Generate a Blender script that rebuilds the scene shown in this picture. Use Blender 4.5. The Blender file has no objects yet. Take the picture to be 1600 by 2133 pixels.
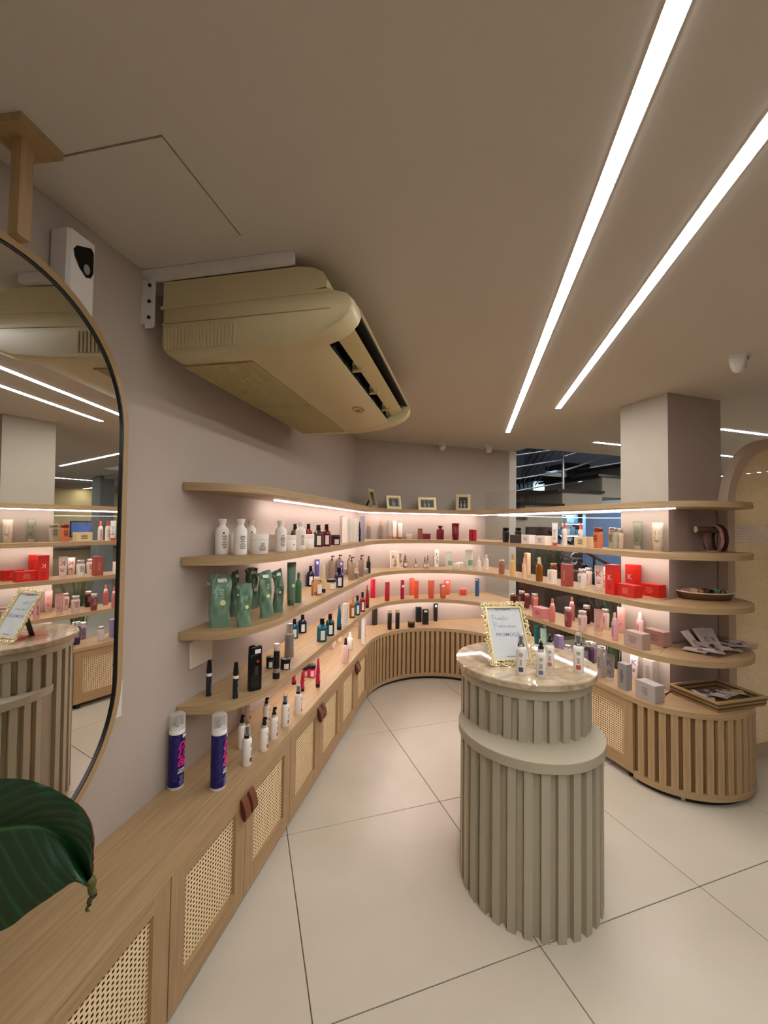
import bpy, math, random
from math import sin, cos, pi, radians, atan2, hypot, sqrt
from mathutils import Vector, Matrix

scene = bpy.context.scene
COL = scene.collection
random.seed(7)

# ------------------------------------------------------------------ camera
cam_data = bpy.data.cameras.new('camera')
cam = bpy.data.objects.new('camera', cam_data)
COL.objects.link(cam)
YAW, PITCH, ROLL, EYE = -0.3224, 0.0328, 0.0139, 1.47
_f = Vector((-sin(YAW) * cos(PITCH), cos(YAW) * cos(PITCH), sin(PITCH)))
_r = Vector((cos(YAW), sin(YAW), 0))
_u = _r.cross(_f)
_r2 = cos(ROLL) * _r + sin(ROLL) * _u
_u2 = -sin(ROLL) * _r + cos(ROLL) * _u
m = Matrix.Identity(4)
for i in range(3):
    m[i][0] = _r2[i]; m[i][1] = _u2[i]; m[i][2] = -_f[i]
m[2][3] = EYE
cam.matrix_world = m
cam_data.sensor_fit = 'HORIZONTAL'
cam_data.sensor_width = 36.0
cam_data.lens = 859.9 / 1600 * 36.0
cam_data.clip_start = 0.05
scene.camera = cam

# ------------------------------------------------------------------ world, exposure, lamps' strength
world = bpy.data.worlds.new('world')
scene.world = world
world.use_nodes = True
world.node_tree.nodes['Background'].inputs[0].default_value = (0.55, 0.6, 0.7, 1)
world.node_tree.nodes['Background'].inputs[1].default_value = 0.05
scene.view_settings.view_transform = 'Standard'
scene.view_settings.look = 'None'
scene.view_settings.exposure = EXPOSURE = 1.85
scene.view_settings.gamma = 1.0
scene.view_settings.use_curve_mapping = False
STRIP_W, LED_W, LOBBY_W = 15.0, 11.5, 9.0
STRIP_C, LED_C = (1.0, 0.975, 0.955), (1.0, 0.85, 0.835)
try:
    scene.cycles.use_denoising = True
    scene.cycles.max_bounces = 10
    scene.cycles.diffuse_bounces = 6
    scene.cycles.glossy_bounces = 5
    scene.cycles.transparent_max_bounces = 16
    scene.cycles.sample_clamp_indirect = 6.0
    scene.cycles.caustics_reflective = False
    scene.cycles.caustics_refractive = False
except Exception:
    pass

# ------------------------------------------------------------------ geometry constants of the shop (metres)
AW = radians(30.312)                       # the left wall runs at 30.3 degrees to the tiles
LX, LY = sin(AW), cos(AW)                  # along the left wall, away from the camera
NX, NY = cos(AW), -sin(AW)                 # out of the left wall into the room
WL, BY, GX, CEIL = -1.1014, 3.951, 2.4865, 2.329
Z = {'C': 0.488, '4': 0.765, '3': 1.048, '2': 1.336, '1': 1.629, 'P': 0.868}
TH = 0.032
CX, CY, R0 = 1.548, 3.063, 0.624           # centre and radius of the curved front
CYF = 1.869                                # near face of the column
ST = CX * LX + CY * LY                     # where the straight left front meets the curve
A0 = atan2(-NY, -NX)

def lw(s, d=0.0):                          # a point of the left wall: s along it, d out of it
    return (LX * s + NX * (WL + d), LY * s + NY * (WL + d))

# ------------------------------------------------------------------ materials
MATS = {}
def lin(h):
    if not isinstance(h, str): return (h[0], h[1], h[2], 1)
    c = [int(h[i:i + 2], 16) / 255 for i in (1, 3, 5)]
    return tuple(x / 12.92 if x <= 0.04045 else ((x + 0.055) / 1.055) ** 2.4 for x in c) + (1,)

def mat(name, col, rough=0.5, metal=0.0, trans=0.0, noise=0.06, scale=60.0, bump=0.0, emit=0.0, ior=1.45, spec=0.5, alpha=1.0, stretch=None, coat=0.0):
    key = (name, str(col), rough, metal, trans, noise, scale, bump, emit, alpha)
    if key in MATS: return MATS[key]
    M = bpy.data.materials.new(name); M.use_nodes = True
    nt = M.node_tree; N = nt.nodes; B = N['Principled BSDF']
    c = lin(col)
    B.inputs['Roughness'].default_value = rough
    B.inputs['Metallic'].default_value = metal
    B.inputs['IOR'].default_value = ior
    B.inputs['Specular IOR Level'].default_value = spec
    B.inputs['Transmission Weight'].default_value = trans
    B.inputs['Alpha'].default_value = alpha
    B.inputs['Coat Weight'].default_value = coat
    if emit > 0:
        B.inputs['Emission Color'].default_value = c
        B.inputs['Emission Strength'].default_value = emit
    tc = N.new('ShaderNodeTexCoord'); nz = N.new('ShaderNodeTexNoise')
    nz.inputs['Scale'].default_value = scale; nz.inputs['Detail'].default_value = 3
    src = tc.outputs['Object']
    if stretch:
        mp = N.new('ShaderNodeMapping'); mp.inputs['Scale'].default_value = stretch
        nt.links.new(src, mp.inputs[0]); src = mp.outputs[0]
    nt.links.new(src, nz.inputs['Vector'])
    mx = N.new('ShaderNodeMix'); mx.data_type = 'RGBA'
    mx.inputs[6].default_value = tuple(x * (1 - noise) for x in c[:3]) + (1,)
    mx.inputs[7].default_value = tuple(min(1, x * (1 + noise)) for x in c[:3]) + (1,)
    nt.links.new(nz.outputs['Fac'], mx.inputs[0])
    nt.links.new(mx.outputs[2], B.inputs['Base Color'])
    if bump > 0:
        bp = N.new('ShaderNodeBump'); bp.inputs['Strength'].default_value = bump; bp.inputs['Distance'].default_value = 0.002
        nt.links.new(nz.outputs['Fac'], bp.inputs['Height']); nt.links.new(bp.outputs[0], B.inputs['Normal'])
    MATS[key] = M
    return M

def wood(name, ca, cb, rough=0.5):
    if name in MATS: return MATS[name]
    M = bpy.data.materials.new(name); M.use_nodes = True
    nt = M.node_tree; N = nt.nodes; B = N['Principled BSDF']
    uv = N.new('ShaderNodeUVMap'); mp = N.new('ShaderNodeMapping'); mp.inputs['Scale'].default_value = (2.2, 55, 1)
    nt.links.new(uv.outputs[0], mp.inputs[0])
    n1 = N.new('ShaderNodeTexNoise'); n1.inputs['Scale'].default_value = 1.6; n1.inputs['Detail'].default_value = 6; n1.inputs['Distortion'].default_value = 0.6
    nt.links.new(mp.outputs[0], n1.inputs['Vector'])
    mp2 = N.new('ShaderNodeMapping'); mp2.inputs['Scale'].default_value = (10, 420, 1)
    nt.links.new(uv.outputs[0], mp2.inputs[0])
    n2 = N.new('ShaderNodeTexNoise'); n2.inputs['Scale'].default_value = 1.0; n2.inputs['Detail'].default_value = 2
    nt.links.new(mp2.outputs[0], n2.inputs['Vector'])
    ad = N.new('ShaderNodeMath'); ad.operation = 'MULTIPLY_ADD'; ad.inputs[1].default_value = 0.45
    nt.links.new(n2.outputs['Fac'], ad.inputs[0]); nt.links.new(n1.outputs['Fac'], ad.inputs[2])
    rp = N.new('ShaderNodeValToRGB'); rp.color_ramp.elements[0].position = 0.42; rp.color_ramp.elements[1].position = 0.95
    rp.color_ramp.elements[0].color = lin(ca); rp.color_ramp.elements[1].color = lin(cb)
    nt.links.new(ad.outputs[0], rp.inputs[0]); nt.links.new(rp.outputs[0], B.inputs['Base Color'])
    B.inputs['Roughness'].default_value = rough
    bp = N.new('ShaderNodeBump'); bp.inputs['Strength'].default_value = 0.12; bp.inputs['Distance'].default_value = 0.001
    nt.links.new(n2.outputs['Fac'], bp.inputs['Height']); nt.links.new(bp.outputs[0], B.inputs['Normal'])
    MATS[name] = M
    return M

def stone(name, cols, scale, rough, vein=None, big=1.0):
    if name in MATS: return MATS[name]
    M = bpy.data.materials.new(name); M.use_nodes = True
    nt = M.node_tree; N = nt.nodes; B = N['Principled BSDF']
    tc = N.new('ShaderNodeNewGeometry')
    n1 = N.new('ShaderNodeTexNoise'); n1.inputs['Scale'].default_value = scale; n1.inputs['Detail'].default_value = 7; n1.inputs['Distortion'].default_value = big
    nt.links.new(tc.outputs['Position'], n1.inputs['Vector'])
    rp = N.new('ShaderNodeValToRGB'); e = rp.color_ramp.elements
    e[0].position = 0.3; e[0].color = lin(cols[0]); e[1].position = 0.7; e[1].color = lin(cols[-1])
    for i, c in enumerate(cols[1:-1]):
        q = e.new(0.3 + 0.4 * (i + 1) / (len(cols) - 1)); q.color = lin(c)
    nt.links.new(n1.outputs['Fac'], rp.inputs[0])
    out = rp.outputs[0]
    if vein:
        n2 = N.new('ShaderNodeTexNoise'); n2.inputs['Scale'].default_value = scale * 0.7; n2.inputs['Detail'].default_value = 8; n2.inputs['Distortion'].default_value = 2.2
        nt.links.new(tc.outputs['Position'], n2.inputs['Vector'])
        r2 = N.new('ShaderNodeValToRGB'); q = r2.color_ramp.elements
        q[0].position = 0.47; q[0].color = (0, 0, 0, 1); q[1].position = 0.5; q[1].color = (1, 1, 1, 1)
        k = q.new(0.53); k.color = (0, 0, 0, 1)
        nt.links.new(n2.outputs['Fac'], r2.inputs[0])
        mx = N.new('ShaderNodeMix'); mx.data_type = 'RGBA'; mx.inputs[7].default_value = lin(vein)
        mv = N.new('ShaderNodeMath'); mv.operation = 'MULTIPLY'; mv.inputs[1].default_value = .45
        nt.links.new(r2.outputs[0], mv.inputs[0]); nt.links.new(mv.outputs[0], mx.inputs[0]); nt.links.new(out, mx.inputs[6]); out = mx.outputs[2]
    nt.links.new(out, B.inputs['Base Color'])
    B.inputs['Roughness'].default_value = rough
    MATS[name] = M
    return M

def thin_glass(name, tint=(0.96, 0.98, 0.97), gloss=0.06):
    if name in MATS: return MATS[name]
    M = bpy.data.materials.new(name); M.use_nodes = True
    nt = M.node_tree; N = nt.nodes; N.remove(N['Principled BSDF']); out = N['Material Output']
    t = N.new('ShaderNodeBsdfTransparent'); t.inputs[0].default_value = tint + (1,)
    g = N.new('ShaderNodeBsdfGlossy'); g.inputs['Roughness'].default_value = 0.01
    lw_ = N.new('ShaderNodeLayerWeight'); lw_.inputs[0].default_value = 0.5      # facing: 0 head-on, 1 grazing
    pw = N.new('ShaderNodeMath'); pw.operation = 'POWER'; pw.inputs[1].default_value = 4.5
    nt.links.new(lw_.outputs['Facing'], pw.inputs[0])
    mu = N.new('ShaderNodeMath'); mu.operation = 'MULTIPLY_ADD'; mu.inputs[1].default_value = 0.75; mu.inputs[2].default_value = gloss * .6
    nt.links.new(pw.outputs[0], mu.inputs[0])
    mx = N.new('ShaderNodeMixShader')
    nt.links.new(mu.outputs[0], mx.inputs[0]); nt.links.new(t.outputs[0], mx.inputs[1]); nt.links.new(g.outputs[0], mx.inputs[2])
    nt.links.new(mx.outputs[0], out.inputs[0])
    MATS[name] = M
    return M

def lamp(name, col, strength):
    key = (name, strength)
    if key in MATS: return MATS[key]
    M = bpy.data.materials.new(name); M.use_nodes = True
    nt = M.node_tree; N = nt.nodes; N.remove(N['Principled BSDF'])
    e = N.new('ShaderNodeEmission'); e.inputs[0].default_value = col + (1,); e.inputs[1].default_value = strength
    nt.links.new(e.outputs[0], N['Material Output'].inputs[0])
    MATS[key] = M
    return M

OAK = wood('oak veneer', '#957a57', '#b3976f')
OAKD = wood('oak veneer side', '#90744f', '#ad9069')
PAINT = mat('mauve grey wall paint', '#b2a69b', 0.85, noise=0.02, scale=180, bump=0.06)
CEILP = mat('ceiling paint', '#c4bcb2', 0.9, noise=0.02, scale=150, bump=0.05)
COLP = mat('pale column paint', '#ada597', 0.85, noise=0.02, scale=180, bump=0.05)
COLS = mat('mauve column paint', '#a4938a', 0.85, noise=0.02, scale=180, bump=0.05)
TILE = stone('porcelain tile', ['#bfb6a4', '#c7bead', '#cec6b6'], 1.6, 0.30, None, 0.4)
GROUT = mat('dark grout', '#5b5146', 0.9)
MARBLE = stone('polished marble', ['#8a7760', '#ae9c83', '#c6b69d'], 11.0, 0.035, '#c6b69c', 1.2)
PODP = mat('grey green podium paint', '#aca48f', 0.6, noise=0.03, scale=90, bump=0.03)
CANE = mat('woven cane', '#e6cda2', 0.55, noise=0.12, scale=40)
LEATH = mat('brown leather', '#6d3a20', 0.55, noise=0.15, scale=80, bump=0.2)
BLACK = mat('black plastic', '#0d0c0c', 0.35)
DARK = mat('dark cavity', '#15110e', 0.8)
CREAM = mat('aged cream plastic', '#c3b48c', 0.32, noise=0.03, scale=25)
CREAM2 = mat('aged cream plastic louvre', '#b3a374', 0.35, noise=0.05, scale=25)
WHITEP = mat('white plastic', '#d9d4cf', 0.35)
STEEL = mat('brushed steel', '#b9b9b9', 0.25, 1.0)
CHROME = mat('chrome', '#e3e1de', 0.12, 1.0)
GOLD = mat('champagne gold lacquer', '#efe0ae', 0.3, 0.5, noise=0.1, scale=50)
MIRR = mat('mirror silver', '#e6e6e4', 0.0, 1.0, noise=0.0)
GLASS = thin_glass('clear glass')
def frosted(name, col, fac):
    M = bpy.data.materials.new(name); M.use_nodes = True
    nt = M.node_tree; N = nt.nodes; B = N['Principled BSDF']; B.inputs['Base Color'].default_value = lin(col); B.inputs['Roughness'].default_value = .15
    t = N.new('ShaderNodeBsdfTransparent'); mx = N.new('ShaderNodeMixShader'); lw_ = N.new('ShaderNodeLayerWeight'); lw_.inputs[0].default_value = .5
    mu = N.new('ShaderNodeMath'); mu.operation = 'MULTIPLY_ADD'; mu.inputs[1].default_value = .55; mu.inputs[2].default_value = fac
    nt.links.new(lw_.outputs['Facing'], mu.inputs[0]); nt.links.new(mu.outputs[0], mx.inputs[0]); nt.links.new(t.outputs[0], mx.inputs[1]); nt.links.new(B.outputs[0], mx.inputs[2])
    nt.links.new(mx.outputs[0], N['Material Output'].inputs[0]); return M
CLEARCAP = frosted('clear plastic cap', '#dcdad6', .16)
PAPER = mat('printed paper', '#dfe0e0', 0.6)
STICK = mat('white sticker', '#e9e6e1', 0.55)
INK = mat('grey print', '#8a8580', 0.6)
PURP = mat('purple print', '#8d78a3', 0.6)

# ------------------------------------------------------------------ mesh builder
class MB:
    def __init__(s): s.v = []; s.f = []; s.uv = []; s.m = []
    def add(s, verts, faces, uvs=None, mi=0):
        b = len(s.v); s.v += [tuple(p) for p in verts]
        for k, f in enumerate(faces):
            s.f.append([b + i for i in f]); s.m.append(mi)
            s.uv.append(uvs[k] if uvs else None)
    def box(s, c, d, rz=0.0, grain=None, mi=0, bev=0.0):
        hx, hy, hz = d[0] / 2, d[1] / 2, d[2] / 2
        ca, sa = cos(rz), sin(rz)
        g = grain if grain is not None else (0 if d[0] >= d[1] and d[0] >= d[2] else (1 if d[1] >= d[2] else 2))
        P = [(x, y, z) for z in (-hz, hz) for y in (-hy, hy) for x in (-hx, hx)]
        F = [(0, 2, 3, 1), (4, 5, 7, 6), (0, 1, 5, 4), (2, 6, 7, 3), (0, 4, 6, 2), (1, 3, 7, 5)]
        nax = [2, 2, 1, 1, 0, 0]
        uvs = []
        off = random.random() * 3
        for f, ax in zip(F, nax):
            oth = [i for i in range(3) if i != ax and i != g]
            row = []
            for i in f:
                p = P[i]
                row.append((p[g] + off if ax != g else p[oth[1]] * 0.1 + off, p[oth[0]] + off))
            uvs.append(row)
        V = [(c[0] + x * ca - y * sa, c[1] + x * sa + y * ca, c[2] + z) for x, y, z in P]
        s.add(V, F, uvs, mi)
        return s
    def bbox(s, c, d, b=0.002, rz=0.0, mi=0):
        """bevelled box: a loft of rounded rectangles"""
        hx, hy, hz = d[0] / 2, d[1] / 2, d[2] / 2
        b = min(b, hx * .6, hy * .6, hz * .6)
        rings = []
        ca, sa = cos(rz), sin(rz)
        for z, i in ((-hz, b), (-hz + b, 0), (hz - b, 0), (hz, b)):
            x, y = hx - i, hy - i
            ring = []
            for sx, sy in ((1, 1), (-1, 1), (-1, -1), (1, -1)):
                a = [(sx * (x), sy * (y - b)), (sx * (x - b), sy * (y))]
                if sx * sy < 0: a.reverse()
                ring += a
            rings.append([(c[0] + p * ca - q * sa, c[1] + p * sa + q * ca, c[2] + z) for p, q in ring])
        s.rings(rings, mi); return s
    def rings(s, rings, mi=0, caps=(1, 1)):
        n = len(rings[0]); V = [p for r in rings for p in r]; F = []
        for k in range(len(rings) - 1):
            for i in range(n):
                j = (i + 1) % n
                F.append((k * n + i, k * n + j, (k + 1) * n + j, (k + 1) * n + i))
        if caps[0]: F.append(tuple(reversed(range(n))))
        if caps[1]: F.append(tuple(range((len(rings) - 1) * n, len(rings) * n)))
        s.add(V, F, None, mi); return s
    def loft(s, secs, n=24, c=(0, 0, 0), mi=0, caps=(1, 1)):
        R = []
        for q in secs:
            z, rx = q[0], q[1]; ry = q[2] if len(q) > 2 and q[2] is not None else rx; e = q[3] if len(q) > 3 else 2.0
            ring = []
            for k in range(n):
                t = 2 * pi * (k + .5) / n
                ct, st = cos(t), sin(t)
                ring.append((c[0] + rx * math.copysign(abs(ct) ** (2 / e), ct), c[1] + ry * math.copysign(abs(st) ** (2 / e), st), c[2] + z))
            R.append(ring)
        s.rings(R, mi, caps); return s
    def patch(s, rx, ry, a0, a1, z0, z1, n=10, off=.0007, e=2.0, c=(0, 0, 0), mi=0):
        """a curved label on the front (-Y) of a lathe body; angles measured from -Y"""
        V = []; F = []
        for k in range(n + 1):
            a = a0 + (a1 - a0) * k / n
            ct, st = sin(a), -cos(a)
            x = (rx + off) * math.copysign(abs(ct) ** (2 / e), ct); y = (ry + off) * math.copysign(abs(st) ** (2 / e), st)
            V += [(c[0] + x, c[1] + y, c[2] + z0), (c[0] + x, c[1] + y, c[2] + z1)]
        for k in range(n): F.append((2 * k, 2 * k + 2, 2 * k + 3, 2 * k + 1))
        s.add(V, F, None, mi); return s
    def tube(s, pts, r, n=8, closed=False, mi=0):
        P = [Vector(p) for p in pts]; R = []; N_ = len(P)
        up = Vector((0, 0, 1))
        for i, p in enumerate(P):
            a = P[(i - 1) % N_] if (i > 0 or closed) else p
            b = P[(i + 1) % N_] if (i < N_ - 1 or closed) else p
            t = (b - a).normalized()
            x = t.cross(up)
            if x.length < .05: x = t.cross(Vector((1, 0, 0)))
            x.normalize(); y = x.cross(t)
            rr = r[i] if isinstance(r, (list, tuple)) else r
            R.append([tuple(p + rr * (cos(2 * pi * k / n) * x + sin(2 * pi * k / n) * y)) for k in range(n)])
        if closed: R.append(R[0]); s.rings(R, mi, (0, 0))
        else: s.rings(R, mi)
        return s
    def extrude(s, poly, a, b, mi=0, caps=True):
        """poly: list of points (Vector offsets) swept from frame function a() to b()"""
        n = len(poly); V = [a(p) for p in poly] + [b(p) for p in poly]; F = []
        for i in range(n):
            j = (i + 1) % n; F.append((i, j, n + j, n + i))
        if caps: F.append(tuple(reversed(range(n)))); F.append(tuple(range(n, 2 * n)))
        s.add(V, F, None, mi); return s
    def slab(s, O, I, z0, z1, mi=0):
        """board between an outer and an inner polyline, with running wood coordinates"""
        n = len(O); V = []; u = [0.0]
        for i in range(1, n): u.append(u[-1] + hypot(O[i][0] - O[i - 1][0], O[i][1] - O[i - 1][1]))
        for i in range(n): V += [(O[i][0], O[i][1], z0), (O[i][0], O[i][1], z1), (I[i][0], I[i][1], z0), (I[i][0], I[i][1], z1)]
        F = []; U = []
        for i in range(n - 1):
            a, b = 4 * i, 4 * i + 4
            di = hypot(O[i][0] - I[i][0], O[i][1] - I[i][1]); dj = hypot(O[i + 1][0] - I[i + 1][0], O[i + 1][1] - I[i + 1][1])
            F.append((a + 1, b + 1, b + 3, a + 3)); U.append([(u[i], 0), (u[i + 1], 0), (u[i + 1], dj), (u[i], di)])
            F.append((a, a + 2, b + 2, b)); U.append([(u[i], 0), (u[i], di), (u[i + 1], dj), (u[i + 1], 0)])
            F.append((a, b, b + 1, a + 1)); U.append([(u[i], z0), (u[i + 1], z0), (u[i + 1], z1), (u[i], z1)])
            F.append((a + 2, a + 3, b + 3, b + 2)); U.append([(u[i], z0), (u[i], z1), (u[i + 1], z1), (u[i + 1], z0)])
        e = 4 * (n - 1)
        F.append((0, 1, 3, 2)); U.append([(0, z0), (0, z1), (.3, z1), (.3, z0)])
        F.append((e, e + 2, e + 3, e + 1)); U.append([(0, z0), (.3, z0), (.3, z1), (0, z1)])
        s.add(V, F, U, mi); return s
    def mesh(s, name, mats, smooth=None):
        me = bpy.data.meshes.new(name)
        me.from_pydata(s.v, [], s.f)
        if any(u for u in s.uv):
            L = me.uv_layers.new(name='UVMap'); k = 0
            flat = []
            for f, u in zip(s.f, s.uv):
                for i in range(len(f)): flat += list(u[i]) if u else [0.0, 0.0]
            L.data.foreach_set('uv', flat)
        for M in (mats if isinstance(mats, (list, tuple)) else [mats]): me.materials.append(M)
        me.polygons.foreach_set('material_index', s.m)
        if smooth:
            me.polygons.foreach_set('use_smooth', [True] * len(me.polygons))
            me.update()
            try: me.set_sharp_from_angle(angle=radians(smooth))
            except Exception: pass
        me.update()
        return me
    def build(s, name, mats, parent=None, loc=None, smooth=None, rz=0.0, kind=None):
        return link(name, s.mesh(name, mats, smooth), parent, loc, rz, kind)

def link(name, data, parent=None, loc=None, rz=0.0, kind=None):
    o = bpy.data.objects.new(name, data); COL.objects.link(o)
    if parent is not None: o.parent = parent
    if loc is not None: o.location = loc
    if rz: o.rotation_euler = (0, 0, rz)
    if kind: o['kind'] = kind
    return o

def tag(o, label, cat, group=None):
    o['label'] = label; o['category'] = cat
    if group: o['group'] = group
    return o

def thing(name, loc, label, cat, rz=0.0, group=None):
    o = link(name, None, None, loc, rz); o.empty_display_size = 0.05
    return tag(o, label, cat, group)

def struct(o): o['kind'] = 'structure'; return o

_fontcache = {}
def text_geo(txt, size, shear=0.0, bold=0.0, align='CENTER'):
    key = (txt, size, shear, bold, align)
    if key not in _fontcache:
        cu = bpy.data.curves.new('lettering', 'FONT'); cu.body = txt; cu.size = size; cu.shear = shear; cu.offset = bold
        cu.align_x = align; cu.align_y = 'CENTER'; cu.resolution_u = 2
        ob = bpy.data.objects.new('lettering', cu); COL.objects.link(ob)
        dg = bpy.context.evaluated_depsgraph_get()
        me = bpy.data.meshes.new_from_object(ob.evaluated_get(dg))
        V = [tuple(v.co) for v in me.vertices]; F = [tuple(p.vertices) for p in me.polygons]
        bpy.data.objects.remove(ob); bpy.data.curves.remove(cu); bpy.data.meshes.remove(me)
        _fontcache[key] = (V, F)
    return _fontcache[key]

def text_flat(mb, txt, size, fn, **k):
    V, F = text_geo(txt, size, **k); mb.add([fn(x, y) for x, y, z in V], F); return mb
# ------------------------------------------------------------------ the setting
CO_X1, CO_Y1 = 2.966, 2.212                # far corner of the column
def wallbox(name, x0, x1, y0, y1, z0, z1, M):
    return struct(MB().box(((x0 + x1) / 2, (y0 + y1) / 2, (z0 + z1) / 2), (x1 - x0, y1 - y0, z1 - z0)).build(name, M))

fl = struct(MB().box((2.2, 1.5, -0.053), (14.6, 12.0, 0.1)).build('floor', GROUT))
TS, TX, TY = 0.7956, 0.2208, 1.2433
tile_me = MB().bbox((0, 0, -0.006), (TS - 0.0035, TS - 0.0035, 0.012), 0.0012).mesh('tile', TILE)
for i in range(-4, 9):
    for j in range(-5, 4):
        link('tile', tile_me, fl, (TX + TS * (i + .5), TY + TS * (j + .5), 0))

# left wall, 30 degrees off the grid
def along_wall_box(mb, s0, s1, d0, d1, z0, z1, grain=1):
    c = lw((s0 + s1) / 2, (d0 + d1) / 2)
    mb.box((c[0], c[1], (z0 + z1) / 2), (abs(d1 - d0), abs(s1 - s0), z1 - z0), -AW, grain); return mb
SC = (BY + NY * 0 - WL * NY) / LY          # corner: where the left wall meets the back wall
struct(along_wall_box(MB(), -4.5, SC + .02, -0.14, 0, 0, CEIL + .1).build('wall_left', PAINT))
CXL = lw(SC)[0]
wallbox('wall_back', CXL - .12, 2.80, BY, BY + .14, 0, CEIL + .1, PAINT)
wallbox('wall_right', 9.3, 9.44, -4.4, 7.4, 0, 4.2, mat('warm cream wall', '#d9bf88', 0.8))
wallbox('wall_front', -5, 9.4, -4.5, -4.36, 0, CEIL + .1, PAINT)
cl = MB()
cl.box((-1.065, -0.225, CEIL + .06), (7.87, 8.35, 0.12))
cl.box((6.135, -0.34, CEIL + .06), (6.53, 8.12, 0.12))
cl.box((7.3, 5.34, CEIL + .06), (4.2, 3.24, 0.12))
ceil = struct(cl.build('ceiling', CEILP))
wallbox('wall_back_upper', 2.87, 5.2, 3.70, 3.72, CEIL + .12, 4.2, mat('dark grey wall', '#3a3a40', .8))
wallbox('wall_stairwell_right', 5.2, 5.22, 3.72, 6.84, CEIL + .12, 4.2, mat('dark grey wall', '#3a3a40', .8))

col = MB()
x0, x1, y0, y1 = GX, CO_X1, CYF, CO_Y1
col.add([(x0, y0, 0), (x1, y0, 0), (x1, y1, 0), (x0, y1, 0), (x0, y0, CEIL), (x1, y0, CEIL), (x1, y1, CEIL), (x0, y1, CEIL)],
        [(3, 0, 4, 7), (1, 2, 6, 5), (2, 3, 7, 6)], None, 0)
col.add([(x0, y0, 0), (x1, y0, 0), (x1, y0, CEIL), (x0, y0, CEIL)], [(0, 1, 2, 3)], None, 1)
struct(col.build('wall_column', [COLP, COLS]))

# glass pane between the back wall and the column
pane = MB().box((GX + .012, (CO_Y1 + BY) / 2, (0.02 + 1.838) / 2), (0.010, BY - CO_Y1 - .004, 1.818)).build('window_1', GLASS)
struct(pane)

# access hatch in the ceiling
hs0, hs1, hd0, hd1 = 0.765, 1.087, 0.106, 0.426
c = lw((hs0 + hs1) / 2, (hd0 + hd1) / 2)
hatch = link('access_hatch', None, None, (c[0], c[1], CEIL), -AW)
tag(hatch, 'square ceiling access panel beside the air conditioner', 'hatch')
MB().box((0, 0, -.0008), (hd1 - hd0, hs1 - hs0, .0016)).build('joint', mat('hatch joint', '#85776a', .9), hatch)
MB().box((0, 0, -.0018), (hd1 - hd0 - .005, hs1 - hs0 - .005, .0032)).build('panel', CEILP, hatch)

# ceiling light slots (parallel to the left wall) and further strips
def strip_light(p, q, label, w=0.036, z=CEIL, power=STRIP_W, group='recessed linear ceiling lights'):
    d = hypot(q[0] - p[0], q[1] - p[1]); rz = atan2(q[1] - p[1], q[0] - p[0])
    t = thing('linear_ceiling_light', ((p[0] + q[0]) / 2, (p[1] + q[1]) / 2, z), label, 'light', rz, group)
    MB().box((0, 0, -.0015), (d, w, .003)).build('diffuser', lamp('strip diffuser', STRIP_C, power), t)
    f = MB()
    for sy in (-1, 1): f.box((0, sy * (w / 2 + .0015), -.001), (d + .006, .003, .002))
    for sx in (-1, 1): f.box((sx * (d / 2 + .0015), 0, -.001), (.003, w, .002))
    f.build('trim', WHITEP, t)
    return t
def back_from(p, d): return (p[0] - LX * d, p[1] - LY * d)
strip_light((2.2237, 3.1592), back_from((2.2237, 3.1592), 7.0), 'long left ceiling light strip ending above the back curve')
strip_light((2.1041, 2.3891), back_from((2.1041, 2.3891), 6.2), 'right ceiling light strip, the shorter one ending nearer the column')
strip_light((3.27, 3.21), (5.38, 3.25), 'ceiling light strip running behind the column towards the rattan screen')
strip_light((3.79, 2.392), (6.3, 2.40), 'ceiling light strip above the arched rattan screen')
strip_light((7.14, 2.2), (7.14, 4.7), 'ceiling light strip deep in the neighbouring room, seen in mirror')
strip_light((7.9, 5.03), (9.2, 5.03), 'furthest ceiling light strip near the warm cream wall')
strip_light((5.7, 5.25), (8.0, 5.25), 'added fill strip brightening the blue partition, out of sight')  # unseen fill strip, added so the blue partition comes out brighter
strip_light((3.2, -0.6), (3.2, -3.6), 'added unseen fill strip behind the photographer to the right')  # fill strip added behind the camera to lift the room's light

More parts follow.
